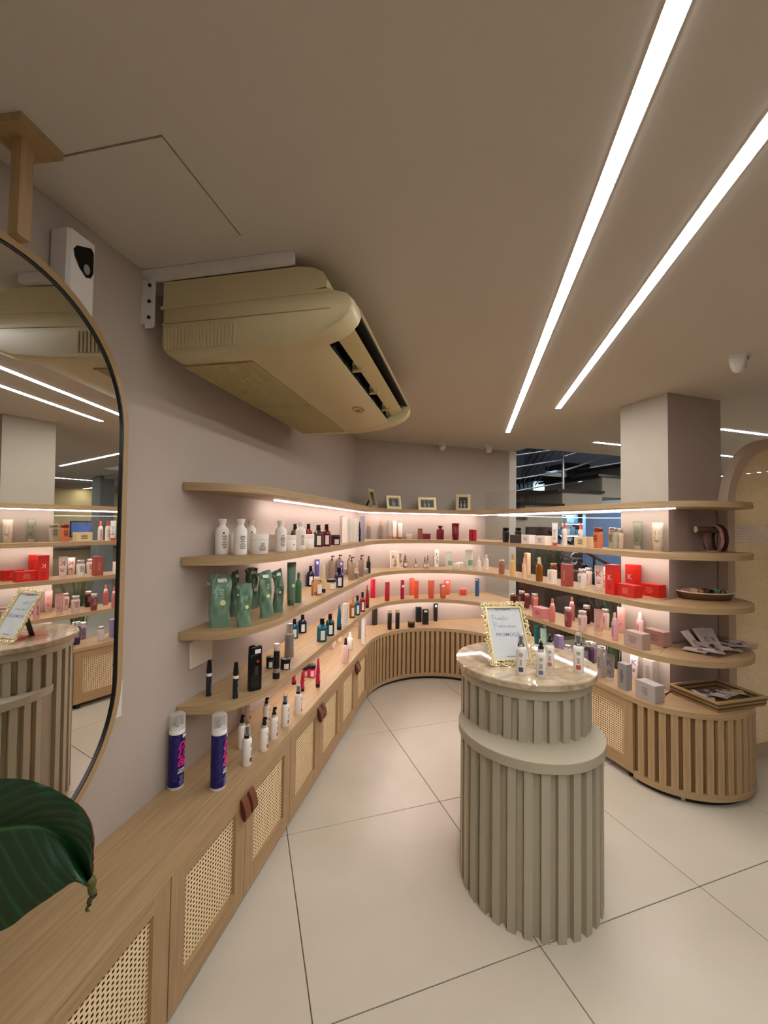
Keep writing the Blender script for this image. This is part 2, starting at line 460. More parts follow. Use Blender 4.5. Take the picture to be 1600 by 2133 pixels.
# ------------------------------------------------------------------ shelving outline
def wall_hit(px, py, dx, dy):
    """from a point in the niche towards the walls"""
    best = 9
    den = dx * NX + dy * NY
    if den < -1e-6: best = min(best, (WL - (px * NX + py * NY)) / den)
    if dy > 1e-6: best = min(best, (BY - py) / dy)
    if dx > 1e-6: best = min(best, (GX - px) / dx)
    return best
EA, EB, EY = 0.38, 0.325, 1.845
def outline(d_off, s_start, left_end=True, gap=.003):
    """outer and inner polylines; d_off moves the front towards the walls"""
    O = []; I = []
    dl = (CX * NX + CY * NY - R0 - d_off) - WL           # depth on the left
    if left_end:
        n = 16
        for k in range(n + 1):
            t = k / n
            s = s_start + .45 * (1 - (1 - t) ** 1.6)
            u = (s_start + .45 - s) / .45
            dep = dl * max(0.0, 1 - u ** 2.5) ** .4
            O.append(lw(s, max(dep, gap + .012))); I.append(lw(s, gap))
        s0 = s_start + .45
    else:
        s0 = s_start; O.append(lw(s0, dl)); I.append(lw(s0, gap))
    k = s0
    while k < ST - .3:
        k += .25; O.append(lw(k, dl)); I.append(lw(k, gap))
    r = R0 + d_off
    corner = sorted([atan2(BY - CY, CXL - CX), atan2(BY - CY, GX - CX)], reverse=True)
    angs = [A0 * (1 - t / 48) for t in range(49)] + corner
    for a in sorted(set(angs), reverse=True):
        dx, dy = cos(a), sin(a); t = wall_hit(CX, CY, dx, dy)
        O.append((CX + r * dx, CY + r * dy)); I.append((CX + (t - gap) * dx, CY + (t - gap) * dy))
    xr = CX + r
    for k in range(1, 6):
        y = CY + (EY - CY) * k / 6; O.append((xr, y)); I.append((GX - gap, y))
    xe = xr + EA
    n = 26
    x_in1 = 2.905
    for k in range(n + 1):
        a = pi + (pi) * k / n
        O.append((xe + EA * cos(a), EY + EB * sin(a)))
        t = k / n
        if t < .12: I.append((GX - gap, EY + (CYF - gap - EY) * t / .12))
        else:
            q = (t - .12) / .88; I.append((GX - gap + (x_in1 - GX + gap) * q, CYF - gap))
    return O, I

O, I = outline(0, 1.412)
OC, IC = outline(-0.004, -0.6, left_end=False)
wt = MB().slab(OC, IC, Z['C'] - .03, Z['C']).build('worktop', OAK, smooth=30)
tag(wt, 'continuous low oak worktop running along left wall, curve and right end', 'worktop')
LED = lamp('shelf strip', LED_C, LED_W)
shelf_lab = {'1': 'topmost curved oak shelf carrying the photo frames, bright strip below',
             '2': 'second curved oak shelf from top, with the white bottles',
             '3': 'third curved oak shelf from top, with the green pouches',
             '4': 'lowest curved oak shelf, with the black flask and coral tubes'}
li = .097
for k in '1234':
    o = MB().slab(O, I, Z[k] - TH, Z[k]).build('curved_shelf', OAK, smooth=30)
    tag(o, shelf_lab[k], 'shelf', 'curved oak shelves')
    zl = Z[k] - TH - .003
    lb = MB()
    a = lw(2.0, li); xc = (WL + li - NY * (BY - li)) / NX
    pts = [a, (xc, BY - li), (GX - li, BY - li), (GX - li, 1.76)]
    for p, q in zip(pts, pts[1:]):
        d = hypot(q[0] - p[0], q[1] - p[1])
        lb.box(((p[0] + q[0]) / 2, (p[1] + q[1]) / 2, zl), (d + .006, .011, .006), atan2(q[1] - p[1], q[0] - p[0]))
    lb.build('led_strip', LED, o)

# ------------------------------------------------------------------ low cabinets
DZ0, DZ1 = 0.045, 0.455
HANDLE_ME = None
def handle_mesh():
    global HANDLE_ME
    if HANDLE_ME: return HANDLE_ME
    prof = []
    n = 26
    for i in range(n):
        t = i / n * 2 * pi
        # teardrop: narrow at the top fixing, fat belly below
        zz = cos(t); yy = sin(t)
        prof.append((.0125 + .0115 * yy * (1.0 - .5 * max(zz, 0)) - .008 * zz, .038 * zz))
    th = .0035
    out = []; inn = []
    for i in range(n):
        a = Vector(prof[i - 1]); b = Vector(prof[(i + 1) % n]); d = (b - a).normalized(); nn = Vector((d.y, -d.x))
        p = Vector(prof[i]); out.append(p - nn * th / 2); inn.append(p + nn * th / 2)
    mb = MB(); w = .034
    V = []
    for x in (-w / 2, w / 2):
        V += [(x, -p.x, p.y) for p in out] + [(x, -p.x, p.y) for p in inn]
    F = []
    for i in range(n):
        j = (i + 1) % n
        F += [(i, j, 2 * n + j, 2 * n + i), (n + i, 3 * n + i, 3 * n + j, n + j), (i, n + i, n + j, j), (2 * n + i, 2 * n + j, 3 * n + j, 3 * n + i)]
    mb.add(V, F)
    mb.loft([(-.002, .0045), (.003, .0045), (.004, .002)], 10, c=(0, 0, 0))
    HANDLE_ME = mb.mesh('handle', LEATH, 40)
    return HANDLE_ME
def cane(w, h, pitch=.0138, strip=.0078, th=.0008):
    mb = MB(); nx = int(w / pitch); nz = int(h / pitch)
    for i in range(nx + 1):
        x = -w / 2 + w * i / nx; mb.box((x, 0, 0), (strip * .8, th, h), grain=2)
    for j in range(nz + 1):
        z = -h / 2 + h * j / nz; mb.box((0, -.0006, z), (w, th, strip * .9), grain=0)
    return mb
def make_door(parent, x, w, handle, z0=DZ0, z1=DZ1, hl=None):
    """door in the local frame of a unit: front face at y = 0, x along the front"""
    h = z1 - z0; zc = (z0 + z1) / 2; st, rt, rb = .062, .055, .068
    mb = MB(); t = .02
    g = .0015
    for sx in (-1, 1): mb.box((sx * (w / 2 - g - st / 2), t / 2, 0), (st, t, h), grain=2)
    mb.box((0, t / 2, h / 2 - rt / 2), (w - 2 * g - 2 * st, t, rt), grain=0)
    mb.box((0, t / 2, -h / 2 + rb / 2), (w - 2 * g - 2 * st, t, rb), grain=0)
    d = mb.build('door', OAKD, parent, (x, 0, zc))
    c = cane(w - 2 * g - 2 * st + .006, h - rt - rb + .006).build('cane_panel', CANE, d, (0, t - .006, (rb - rt) / 2), kind='stuff')
    if handle:
        hx = handle * (w / 2 - .026)
        link('handle', handle_mesh(), d, (hx, 0, .148))
        d.children[-1]['label'] = 'brown leather loop handle'
    return d
def cabinet(x, y, rz, w, depth, label, hand=True, foot=True):
    t = thing('cabinet', (x, y, 0), label, 'cabinet', rz, 'low oak and cane cabinets')
    zb = .04; h = DZ1 + .001 - zb; T = .016
    mb = MB(); y0 = .0215
    for sx in (-1, 1): mb.box((sx * (w / 2 - T / 2 - .001), y0 + (depth - y0) / 2, zb + h / 2), (T, depth - y0, h), grain=1)
    mb.box((0, depth - T / 2, zb + h / 2), (w - 2 * T - .002, T, h), grain=0)
    mb.box((0, y0 + (depth - T - y0) / 2, zb + T / 2), (w - 2 * T - .002, depth - T - y0, T), grain=0)
    mb.box((0, y0 + (depth - T - y0) / 2, zb + h - T / 2), (w - 2 * T - .002, depth - T - y0, T), grain=0)
    mb.build('carcass', mat('dark carcass board', '#5a4026', .7), t)
    if hand: make_door(t, -w / 4, w / 2, 1); make_door(t, w / 4, w / 2, -1)
    for fx in (-w / 2 + .08, w / 2 - .06):
        MB().loft([(0, .018), (.012, .02), (.04, .02)], 12, c=(fx, .05, 0)).build('foot', BLACK, t)
    return t
FD = R0 - .0
dl = (CX * NX + CY * NY - R0) - WL
seams = [-.55, .27, 1.075, 1.885, 2.67, ST - .005]
names = ['low oak cabinet nearest camera, outside the picture to the left', 'low oak cabinet at the picture\'s bottom left corner',
         'low oak cabinet with cane doors below the two blue spray cans', 'low oak cabinet with cane doors below the white nozzle bottles',
         'last low oak cabinet with cane doors before the slatted curve']
for a, b, lab in zip(seams, seams[1:], names):
    p = lw((a + b) / 2, dl - .003)
    # local +x must run along the wall, local +y into the wall
    cabinet(p[0], p[1], pi / 2 - AW, b - a - .002, dl - .008, lab)
RX = CX + R0
ys = [CY - .005, 2.66, 2.26, 1.86]
rlabs = ['right low oak cane cabinet beside the slatted curve, behind podium', None, 'right low oak cane cabinet beside the rounded slatted end']
def single_cabinet(y0, y1, label):
    w = y0 - y1 - .002
    t = thing('cabinet', (RX + .003, (y0 + y1) / 2, 0), label, 'cabinet', -pi / 2, 'low oak and cane cabinets')
    depth = GX - RX - .03; zb = .04; h = DZ1 + .001 - zb; T = .016; mb = MB(); yy = .0215
    for sx in (-1, 1): mb.box((sx * (w / 2 - T / 2 - .001), yy + (depth - yy) / 2, zb + h / 2), (T, depth - yy, h), grain=1)
    mb.box((0, depth - T / 2, zb + h / 2), (w - 2 * T - .002, T, h), grain=0)
    mb.box((0, yy + (depth - T - yy) / 2, zb + T / 2), (w - 2 * T - .002, depth - T - yy, T), grain=0)
    mb.box((0, yy + (depth - T - yy) / 2, zb + h - T / 2), (w - 2 * T - .002, depth - T - yy, T), grain=0)
    mb.build('carcass', mat('dark carcass board', '#5a4026', .7), t)
    make_door(t, 0, w, 0)
    for fx in (-w / 2 + .05, w / 2 - .05):
        MB().loft([(0, .018), (.012, .02), (.04, .02)], 12, c=(fx, .05, 0)).build('foot', BLACK, t)
single_cabinet(ys[0], ys[1], 'right low oak cane cabinet next to the slatted curve, behind the podium')
single_cabinet(ys[1], ys[2], 'right low oak cane cabinet in the middle, hidden by the podium')
single_cabinet(ys[2], ys[3], 'right low oak cane cabinet between podium and rounded slatted end')

# curved slatted base
def ring_wall(mb, pts, th, z0, z1):
    O_ = []; I_ = []
    n = len(pts)
    for i in range(n):
        a = pts[max(i - 1, 0)]; b = pts[min(i + 1, n - 1)]
        dx, dy = b[0] - a[0], b[1] - a[1]; L_ = hypot(dx, dy)
        nx, ny = -dy / L_, dx / L_
        O_.append(pts[i]); I_.append((pts[i][0] + nx * th, pts[i][1] + ny * th))
    mb.slab(O_, I_, z0, z1); return mb
def slat_mesh(w, d, h):
    return MB().box((0, d / 2, h / 2), (w, d, h), grain=2).mesh('slat', OAK)
cb = thing('curved_cabinet', (CX, CY, 0), 'curved oak base with vertical slats under the back worktop', 'base')
def loc_pts(f, o): return [(p[0] - o[0], p[1] - o[1]) for p in f]
arc = [(CX + R0 * cos(A0 * (1 - k / 60)), CY + R0 * sin(A0 * (1 - k / 60))) for k in range(61)]
arc = arc[0:61]
def offs(pts, d):
    out = []
    n = len(pts)
    for i in range(n):
        a = pts[max(i - 1, 0)]; b = pts[min(i + 1, n - 1)]
        dx, dy = b[0] - a[0], b[1] - a[1]; L_ = hypot(dx, dy); out.append((pts[i][0] - dy / L_ * d, pts[i][1] + dx / L_ * d))
    return out
trim = slice(1, -1)
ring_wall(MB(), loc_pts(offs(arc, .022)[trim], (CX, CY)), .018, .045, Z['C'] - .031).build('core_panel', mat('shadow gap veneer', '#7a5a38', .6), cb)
ring_wall(MB(), loc_pts(offs(arc, .002)[trim], (CX, CY)), .0195, .03, .062).build('plinth', OAK, cb, smooth=30)
ring_wall(MB(), loc_pts(offs(arc, .03)[trim], (CX, CY)), .018, 0, .03).build('toe_kick', BLACK, cb)
sm = slat_mesh(.030, .019, Z['C'] - .031 - .063)
ns = 34
for k in range(ns):
    a = A0 * (1 - (k + .5) / ns)
    link('slat', sm, cb, ((R0 + .003) * cos(a), (R0 + .003) * sin(a), .063), a - pi / 2)

# rounded slatted end
eo = (RX + EA, EY)
eb = thing('rounded_cabinet', (eo[0], eo[1], 0), 'rounded oak cabinet end with vertical slats below the woven tray', 'base')
ell = [(RX, 1.858)] + [(eo[0] + EA * cos(pi + pi * k / 60), EY + EB * sin(pi + pi * k / 60)) for k in range(61)]
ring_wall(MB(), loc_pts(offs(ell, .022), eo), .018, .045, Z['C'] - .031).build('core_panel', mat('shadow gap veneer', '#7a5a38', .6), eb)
ring_wall(MB(), loc_pts(offs(ell, .002), eo), .0195, .03, .064).build('plinth', OAK, eb, smooth=30)
ring_wall(MB(), loc_pts(offs(ell, .03), eo), .018, 0.0, .03).build('toe_kick', BLACK, eb)
sm2 = slat_mesh(.034, .019, Z['C'] - .031 - .065)
acc = [0.0]
fine = [(eo[0] + EA * cos(pi + pi * k / 400), EY + EB * sin(pi + pi * k / 400)) for k in range(401)]
nxt = .035; L_ = 0
for i in range(400):
    dx, dy = fine[i + 1][0] - fine[i][0], fine[i + 1][1] - fine[i][1]; L_ += hypot(dx, dy)
    if L_ >= nxt:
        nxt += .0555
        rz = atan2(dy, dx)
        nx, ny = -sin(rz), cos(rz)
        link('slat', sm2, eb, (fine[i][0] + nx * .003 - eo[0], fine[i][1] + ny * .003 - eo[1], .065), rz)
MB().loft([(0, .012), (.03, .012)], 10, c=(-.26, -.19, 0)).build('foot', STEEL, eb)

# ------------------------------------------------------------------ podium
PT, PL = (1.214, 1.599), (1.162, 1.495)    # tall drum, lower drum in front of it
pd = thing('display_podium', (PL[0], PL[1], 0), 'grey green slatted two-step podium with round marble top', 'podium')
ox, oy = PT[0] - PL[0], PT[1] - PL[1]
MB().loft([(0, .258), (.80, .258)], 64, c=(ox, oy, 0)).build('tall_drum', PODP, pd, smooth=30)
MB().loft([(0, .262), (.593, .262)], 64).build('low_drum', PODP, pd, smooth=30)
MB().loft([(.592, .291), (.594, .293), (.630, .293), (.632, .291)], 72).build('step_rim', PODP, pd, smooth=30)
MB().loft([(.798, .279), (.80, .281), (.838, .281), (.84, .279)], 72, c=(ox, oy, 0)).build('top_band', PODP, pd, smooth=30)
MB().loft([(.840, .298), (.843, .303), (.864, .303), (.868, .300)], 80, c=(ox, oy, 0)).build('marble_top', MARBLE, pd, smooth=30)
def pslat(h): return MB().box((0, -.009, h / 2), (.0305, .022, h), grain=2).mesh('slat', PODP)
s_low, s_up, s_tall = pslat(.592), pslat(.166), pslat(.798)
for k in range(30):
    a = 2 * pi * (k + .35) / 30
    x, y = .262 * cos(a), .262 * sin(a)
    if hypot(x - ox, y - oy) > .268: link('slat', s_low, pd, (x, y, 0), a + pi / 2)
    x, y = ox + .257 * cos(a), oy + .257 * sin(a)
    if hypot(x, y) > .285: link('slat', s_tall, pd, (x, y, 0), a + pi / 2)
    else: link('slat', s_up, pd, (x, y, .632), a + pi / 2)

# ------------------------------------------------------------------ oval mirror hung from the ceiling
MA = 0.4469
nx_, ny_ = cos(MA), -sin(MA); ux_, uy_ = sin(MA), cos(MA)
MO = -0.9212; tilt = .008
um, ra, zt, zb = 0.781, 0.341, 1.735, 1.018
mo = (nx_ * MO + ux_ * um, ny_ * MO + uy_ * um)
mr = thing('mirror', (mo[0], mo[1], 0), 'tall pill-shaped mirror in thin oak frame hung from ceiling post', 'mirror', pi / 2 - MA)
def pill(r, n=40):
    pts = [(r * cos(pi * k / n), zt + r * sin(pi * k / n)) for k in range(n + 1)]
    pts += [(-r * cos(pi * k / n), zb - r * sin(pi * k / n)) for k in range(n + 1)]
    return pts
def pill_ring(ri, ro, y0, y1, name, M):
    a = pill(ri); b = pill(ro); n = len(a); V = []
    for P, y in ((a, y0), (b, y0), (b, y1), (a, y1)): V += [(p[0], y + tilt * p[1], p[1]) for p in P]
    F = []
    for i in range(n):
        j = (i + 1) % n
        for q in range(4):
            q2 = (q + 1) % 4; F.append((q * n + i, q2 * n + i, q2 * n + j, q * n + j))
    mb = MB(); mb.add(V, [tuple(reversed(f)) for f in F]); return mb.build(name, M, mr, smooth=40)
# local -y looks into the room
pill_ring(ra, ra + .019, -.0065, .022, 'frame', OAKD)
pill_ring(ra - .0035, ra - .0001, -.0055, .020, 'inner_edge', BLACK)
a = pill(ra - .0005); n = len(a)
mb = MB(); mb.add([(p[0], tilt * p[1], p[1]) for p in a], [tuple(range(n))])
mb.build('glass', MIRR, mr)
mb = MB(); mb.add([(p[0], .006 + tilt * p[1], p[1]) for p in a], [tuple(reversed(range(n)))])
mb.build('back_board', BLACK, mr)
MB().box((0.005, 0, (zt + ra + .019 + CEIL - .018) / 2), (.030, .024, CEIL - .018 - zt - ra - .019), grain=2).build('post', OAKD, mr)
MB().box((0.005, 0, CEIL - .009), (.10, .10, .018)).build('ceiling_plate', OAKD, mr)

# ------------------------------------------------------------------ air conditioner
ac0 = lw(0, 0)
ac = thing('air_conditioner', (ac0[0], ac0[1], 0), 'large aged cream air conditioner hung under ceiling on left wall', 'air conditioner', -AW)
# local x = out of the wall, local y = along it
S0, S1 = 1.195, 2.44
def sweep(mb, prof, s0, s1, mi=0):
    return mb.extrude(prof, lambda p: (p[0], s0, p[1]), lambda p: (p[0], s1, p[1]), mi)
body = [(.07, 2.205), (.07, 2.06), (.085, 2.04), (.11, 2.033), (.355, 2.033), (.48, 2.038), (.57, 2.052), (.625, 2.079), (.615, 2.10), (.585, 2.13), (.60, 2.185), (.69, 2.205)]
sweep(MB(), body, S0 + .07, S1 - .07).build('body', CREAM, ac, smooth=35)
nose = [(.065, 2.205), (.062, 2.07), (.08, 2.043), (.11, 2.032), (.34, 2.032), (.465, 2.036), (.59, 2.050), (.67, 2.075), (.715, 2.098), (.74, 2.125), (.748, 2.148), (.742, 2.172), (.725, 2.190), (.68, 2.205)]
def capmesh(sa, sb, sc):
    mb = MB(); R = []
    cx = sum(p[0] for p in nose) / len(nose); cz = sum(p[1] for p in nose) / len(nose)
    for s_, k in ((sa, .93), (sa + (sb - sa) * .25, .975), (sb, .997), (sc, 1.0)):
        R.append([(cx + (p[0] - cx) * (1 - (1 - k) * .55), s_, cz + (p[1] - cz) * k) for p in nose])
    mb.rings(R); return mb
capmesh(S0, S0 + .025, S0 + .085).build('end_cap', CREAM, ac, smooth=50)
capmesh(S1, S1 - .025, S1 - .085).build('end_cap', CREAM, ac, smooth=50)
up = [(.07, 2.2055), (.60, 2.2055), (.655, 2.215), (.66, 2.235), (.645, 2.262), (.61, 2.28), (.56, 2.288), (.07, 2.29)]
sweep(MB(), up, S0 + .004, S1 - .004).build('upper_casing', CREAM, ac, smooth=35)
lip = [(.69, 2.205), (.60, 2.186), (.60, 2.179), (.70, 2.180), (.738, 2.170), (.746, 2.174), (.735, 2.188), (.715, 2.199)]
sweep(MB(), lip, S0 + .085, S1 - .085).build('outlet_lip', CREAM, ac, smooth=35)
duct = [(.63, 2.082), (.735, 2.165), (.70, 2.179), (.60, 2.178), (.592, 2.13), (.615, 2.10)]
sweep(MB(), [(.620, 2.099), (.589, 2.131), (.603, 2.1785), (.70, 2.1775), (.7375, 2.1685), (.735, 2.1640), (.70, 2.1745), (.607, 2.1755), (.593, 2.132), (.623, 2.1005)], S0 + .085, S1 - .085).build('outlet_duct', DARK, ac)
flap = [(.650, 2.108), (.700, 2.126), (.712, 2.134), (.708, 2.142), (.690, 2.139), (.648, 2.124)]
sweep(MB(), flap, S0 + .10, S1 - .10).build('louvre', CREAM2, ac, smooth=35)
for q in range(3):
    s_ = S0 + .42 + q * .29
    MB().box((.645, s_, 2.118), (.045, .010, .040), 0).build('louvre_bracket', CREAM2, ac)
for q in range(7):
    s_ = S0 + .17 + q * .15
    MB().box((.615, s_, 2.13), (.03, .004, .07), 0).build('inner_vane', BLACK, ac)
for a, b in ((S0 + .088, 1.80), (1.806, S1 - .09)):
    mb = MB(); mb.box((.225, (a + b) / 2, 2.0305), (.27, b - a, .004))
    k = .10
    while k < .352:
        mb.box((k, (a + b) / 2, 2.0278), (.0045, b - a - .008, .0022)); k += .0092
    for s_ in (a + .003, b - .003): mb.box((.225, s_, 2.0275), (.27, .005, .003))
    mb.build('intake_grille', CREAM2, ac)
rb = MB()
for k in range(20):
    d = .088 + .0135 * k
    rb.box((d, S0 - .0005, 2.088), (.006, .006, .075))
o = rb.build('side_ribs', CREAM, ac); o['kind'] = 'stuff'
MB().box((.37, S0 + .0035, 2.142), (.60, .007, .004), grain=0).build('crease_line', CREAM, ac)
MB().box((.37, S0 + .002, 2.199), (.61, .008, .010), grain=0).build('shell_flange', CREAM, ac)
MB().loft([(0, .028, .05), (.002, .026, .048)], 20, c=(.545, 1.98, 2.0435)).build('display_window', CREAM2, ac)
MB().box((.545, 1.98, 2.0432), (.02, .008, .0025)).build('display_bar', BLACK, ac)
MB().box((.57, 1.99, 2.0475), (.008, .006, .003)).build('indicator', BLACK, ac)
br = MB(); br.box((.275, S0 - .006, 2.311), (.55, .022, .034)); br.box((.018, S0 - .004, 2.225), (.034, .026, .165)); br.box((.035, S0 - .016, 2.205), (.03, .004, .16))
br.build('bracket', WHITEP, ac)
for zz in (2.27, 2.215, 2.16):
    MB().loft([(0, .006), (.004, .006)], 8).build('bolt', BLACK, ac, (.036, S0 - .0185, zz)).rotation_euler = (pi / 2, 0, 0)
MB().box((.30, S1 - .05, 2.311), (.5, .022, .034)).build('bracket', WHITEP, ac)

# ------------------------------------------------------------------ small things on walls and ceiling
def dome_camera(x, y, label, aim):
    t = thing('dome_camera', (x, y, CEIL), label, 'camera', aim, 'white ceiling cameras by the back wall')
    MB().loft([(-.022, .026), (-.012, .040), (0, .044)], 20).build('base', WHITEP, t, smooth=40)
    q = MB().loft([(-.03, .026), (-.024, .031), (.0, .034), (.02, .028), (.03, .012)], 18).build('eyeball', WHITEP, t, (0, -.012, -.040), smooth=50)
    q.rotation_euler = (radians(62), 0, 0)
    l = MB().loft([(-.034, .014), (-.033, .020), (-.028, .020)], 16).build('lens', BLACK, t, (0, -.012, -.040), smooth=50)
    l.rotation_euler = (radians(62), 0, 0)
    MB().loft([(-.03, .02), (0, .02)], 12, c=(.012, .01, -.01)).build('neck', WHITEP, t)
dome_camera(1.906, 3.84, 'small white dome camera on ceiling, left of two', .2)
dome_camera(2.42, 3.78, 'small white dome camera on ceiling, right of two', -.2)
pir = thing('motion_detector', (2.29, 1.36, CEIL), 'white motion detector hanging from ceiling above the shelf end', 'detector', radians(35))
MB().loft([(-.012, .042, .036, 4), (0, .046, .040, 4)], 24).build('base', WHITEP, pir, smooth=40)
MB().loft([(-.078, .012, .012), (-.066, .026, .024), (-.035, .038, .034, 3), (-.012, .040, .036, 3)], 24).build('lens_cover', WHITEP, pir, smooth=60)
MB().box((-.008, -.0375, -.018), (.035, .004, .004)).build('slot', BLACK, pir)
MB().box((.012, -.029, -.05), (.02, .004, .004)).build('slot', BLACK, pir)
p = lw(.905, .0)
sb = thing('wall_dispenser', (p[0], p[1], 2.14), 'white wall-mounted dispenser with black teardrop window beside mirror', 'dispenser', pi / 2 - AW)
MB().bbox((0, -.034, 0), (.082, .066, .22), .008).build('case', WHITEP, sb, smooth=40)
pts = [(-.028, .052), (-.020, .066), (.022, .085), (.030, .075), (.031, .02), (.024, .002), (.010, -.004), (-.010, .012), (-.024, .034)]
mb = MB(); mb.add([(x, -.0688, z + .0) for x, z in pts] + [(x, -.0665, z) for x, z in pts], [tuple(range(len(pts)))] + [(i, len(pts) + i, len(pts) + (i + 1) % len(pts), (i + 1) % len(pts)) for i in range(len(pts))])
mb.build('window', mat('black gloss', '#060505', .12), sb)
MB().loft([(0, .0095, .014), (.002, .0085, .013)], 16).build('button', mat('grey button', '#8e8a84', .4), sb, (.010, -.0692, .018)).rotation_euler = (pi / 2, 0, 0)
p = lw(1.546, .007)
wp = MB().bbox((0, 0, 0), (.140, .013, .112), .002).build('wall_plate', mat('pale wood plate', '#d6cbbb', .6, noise=.08, stretch=(4, 4, 60)), None, loc=(p[0], p[1], .940), rz=pi / 2 - AW)
tag(wp, 'blank pale plate on the wall below the third shelf end', 'plate')
p = lw(1.110, .006)
so = thing('wall_socket', (p[0], p[1], .905), 'white socket plate on left wall, mostly hidden behind the mirror', 'socket', pi / 2 - AW)
MB().bbox((0, 0, 0), (.075, .010, .115), .003).build('plate', WHITEP, so)
MB().bbox((0, -.006, 0), (.04, .006, .045), .002).build('insert', WHITEP, so)

# arched rattan screen behind the shelf end
sx0, syf, sr = 2.92, 1.807, .5
sc = thing('rattan_screen', (sx0 + sr, syf, 0), 'tall arched screen of woven rattan in pale oak frame', 'screen')
def arch(r, z0, n=40): return [(-r, z0)] + [(-r * cos(pi * k / n), 1.6 + r * sin(pi * k / n)) for k in range(n + 1)] + [(r, z0)]
FR = mat('rosy oak frame', '#b8a08c', .55, noise=.08, stretch=(6, 6, 1))
a, b = arch(sr - .068, .068), arch(sr, 0.0)
n = len(a); V = []
for P, y in ((a, 0), (b, 0), (b, .058), (a, .058)): V += [(q[0], y, q[1]) for q in P]
F = []
for i in range(n - 1):
    for q in range(4):
        q2 = (q + 1) % 4; F.append((q * n + i, q * n + i + 1, q2 * n + i + 1, q2 * n + i))
F += [(0, n, 2 * n, 3 * n), (n - 1, 4 * n - 1, 3 * n - 1, 2 * n - 1)]
mb = MB(); mb.add(V, F); mb.build('frame', FR, sc, smooth=40)
MB().box((0, .029, .034), (2 * (sr - .068), .058, .068)).build('bottom_rail', FR, sc)
mb = MB(); r = sr - .066; pitch = .0125
z = .07
while z < 1.6 + r - .004:
    hw = r if z <= 1.6 else sqrt(max(r * r - (z - 1.6) ** 2, .0001))
    mb.box((0, .028, z), (2 * hw, .0012, .0088), grain=0); z += pitch
x = -r + .004
while x < r:
    top = 1.6 + sqrt(max(r * r - x * x, .0001)); mb.box((x, .0295, (.068 + top) / 2), (.0075, .001, top - .068), grain=2); x += pitch
mb.build('rattan_weave', CANE, sc, kind='stuff')
# ------------------------------------------------------------------ products
def plastic(c, rough=.35): return mat('coloured plastic', c, rough, noise=.03)
def tinted(c): return mat('tinted bottle', c, .12, trans=.9 if c[1] in 'ef' else .55, noise=.03)
def card(c): return mat('printed carton', c, .5, noise=.02)
def bars(mb, fn, w, z0, z1, n, seed):
    rnd = random.Random(seed)
    for k in range(n):
        z = z1 - (z1 - z0) * (k + .5) / n; hw = w * rnd.uniform(.45, 1) / 2; hh = (z1 - z0) / n * .28
        fn(mb, -hw, hw, z - hh, z + hh)
def lathe_bars(rx, ry=None, e=2.0):
    ry = ry or rx
    return lambda mb, a, b, z0, z1: mb.patch(rx, ry, a / rx, b / rx, z0, z1, 4, .0009, e)
def flat_bars(y):
    return lambda mb, a, b, z0, z1: mb.add([(a, y, z0), (b, y, z0), (b, y, z1), (a, y, z1)], [(0, 1, 2, 3)])
def curved_text(txt, size, R, z, a=0.0, **k):
    V, F = text_geo(txt, size, **k); mb = MB()
    mb.add([((R + .0011) * sin(x / R + a), -(R + .0011) * cos(x / R + a), z + y) for x, y, q in V], F); return mb

NAMES = {'B': ('bottle', 'bottle'), 'Q': ('apothecary_bottle', 'bottle'), 'J': ('cosmetic_jar', 'jar'), 'T': ('cosmetic_tube', 'tube'),
         'X': ('product_carton', 'box'), 'K': ('bath_bottle', 'bottle'), 'S': ('spray_bottle', 'bottle'), 'D': ('dropper_bottle', 'bottle'),
         'M': ('hair_pen', 'pen'), 'U': ('brush_tube', 'tube'), 'F': ('flask_bottle', 'bottle'), 'G': ('refill_pouch', 'pouch'),
         'H': ('hair_spray_can', 'spray can'), 'N': ('nozzle_bottle', 'bottle'), 'R': ('pump_bottle', 'bottle')}

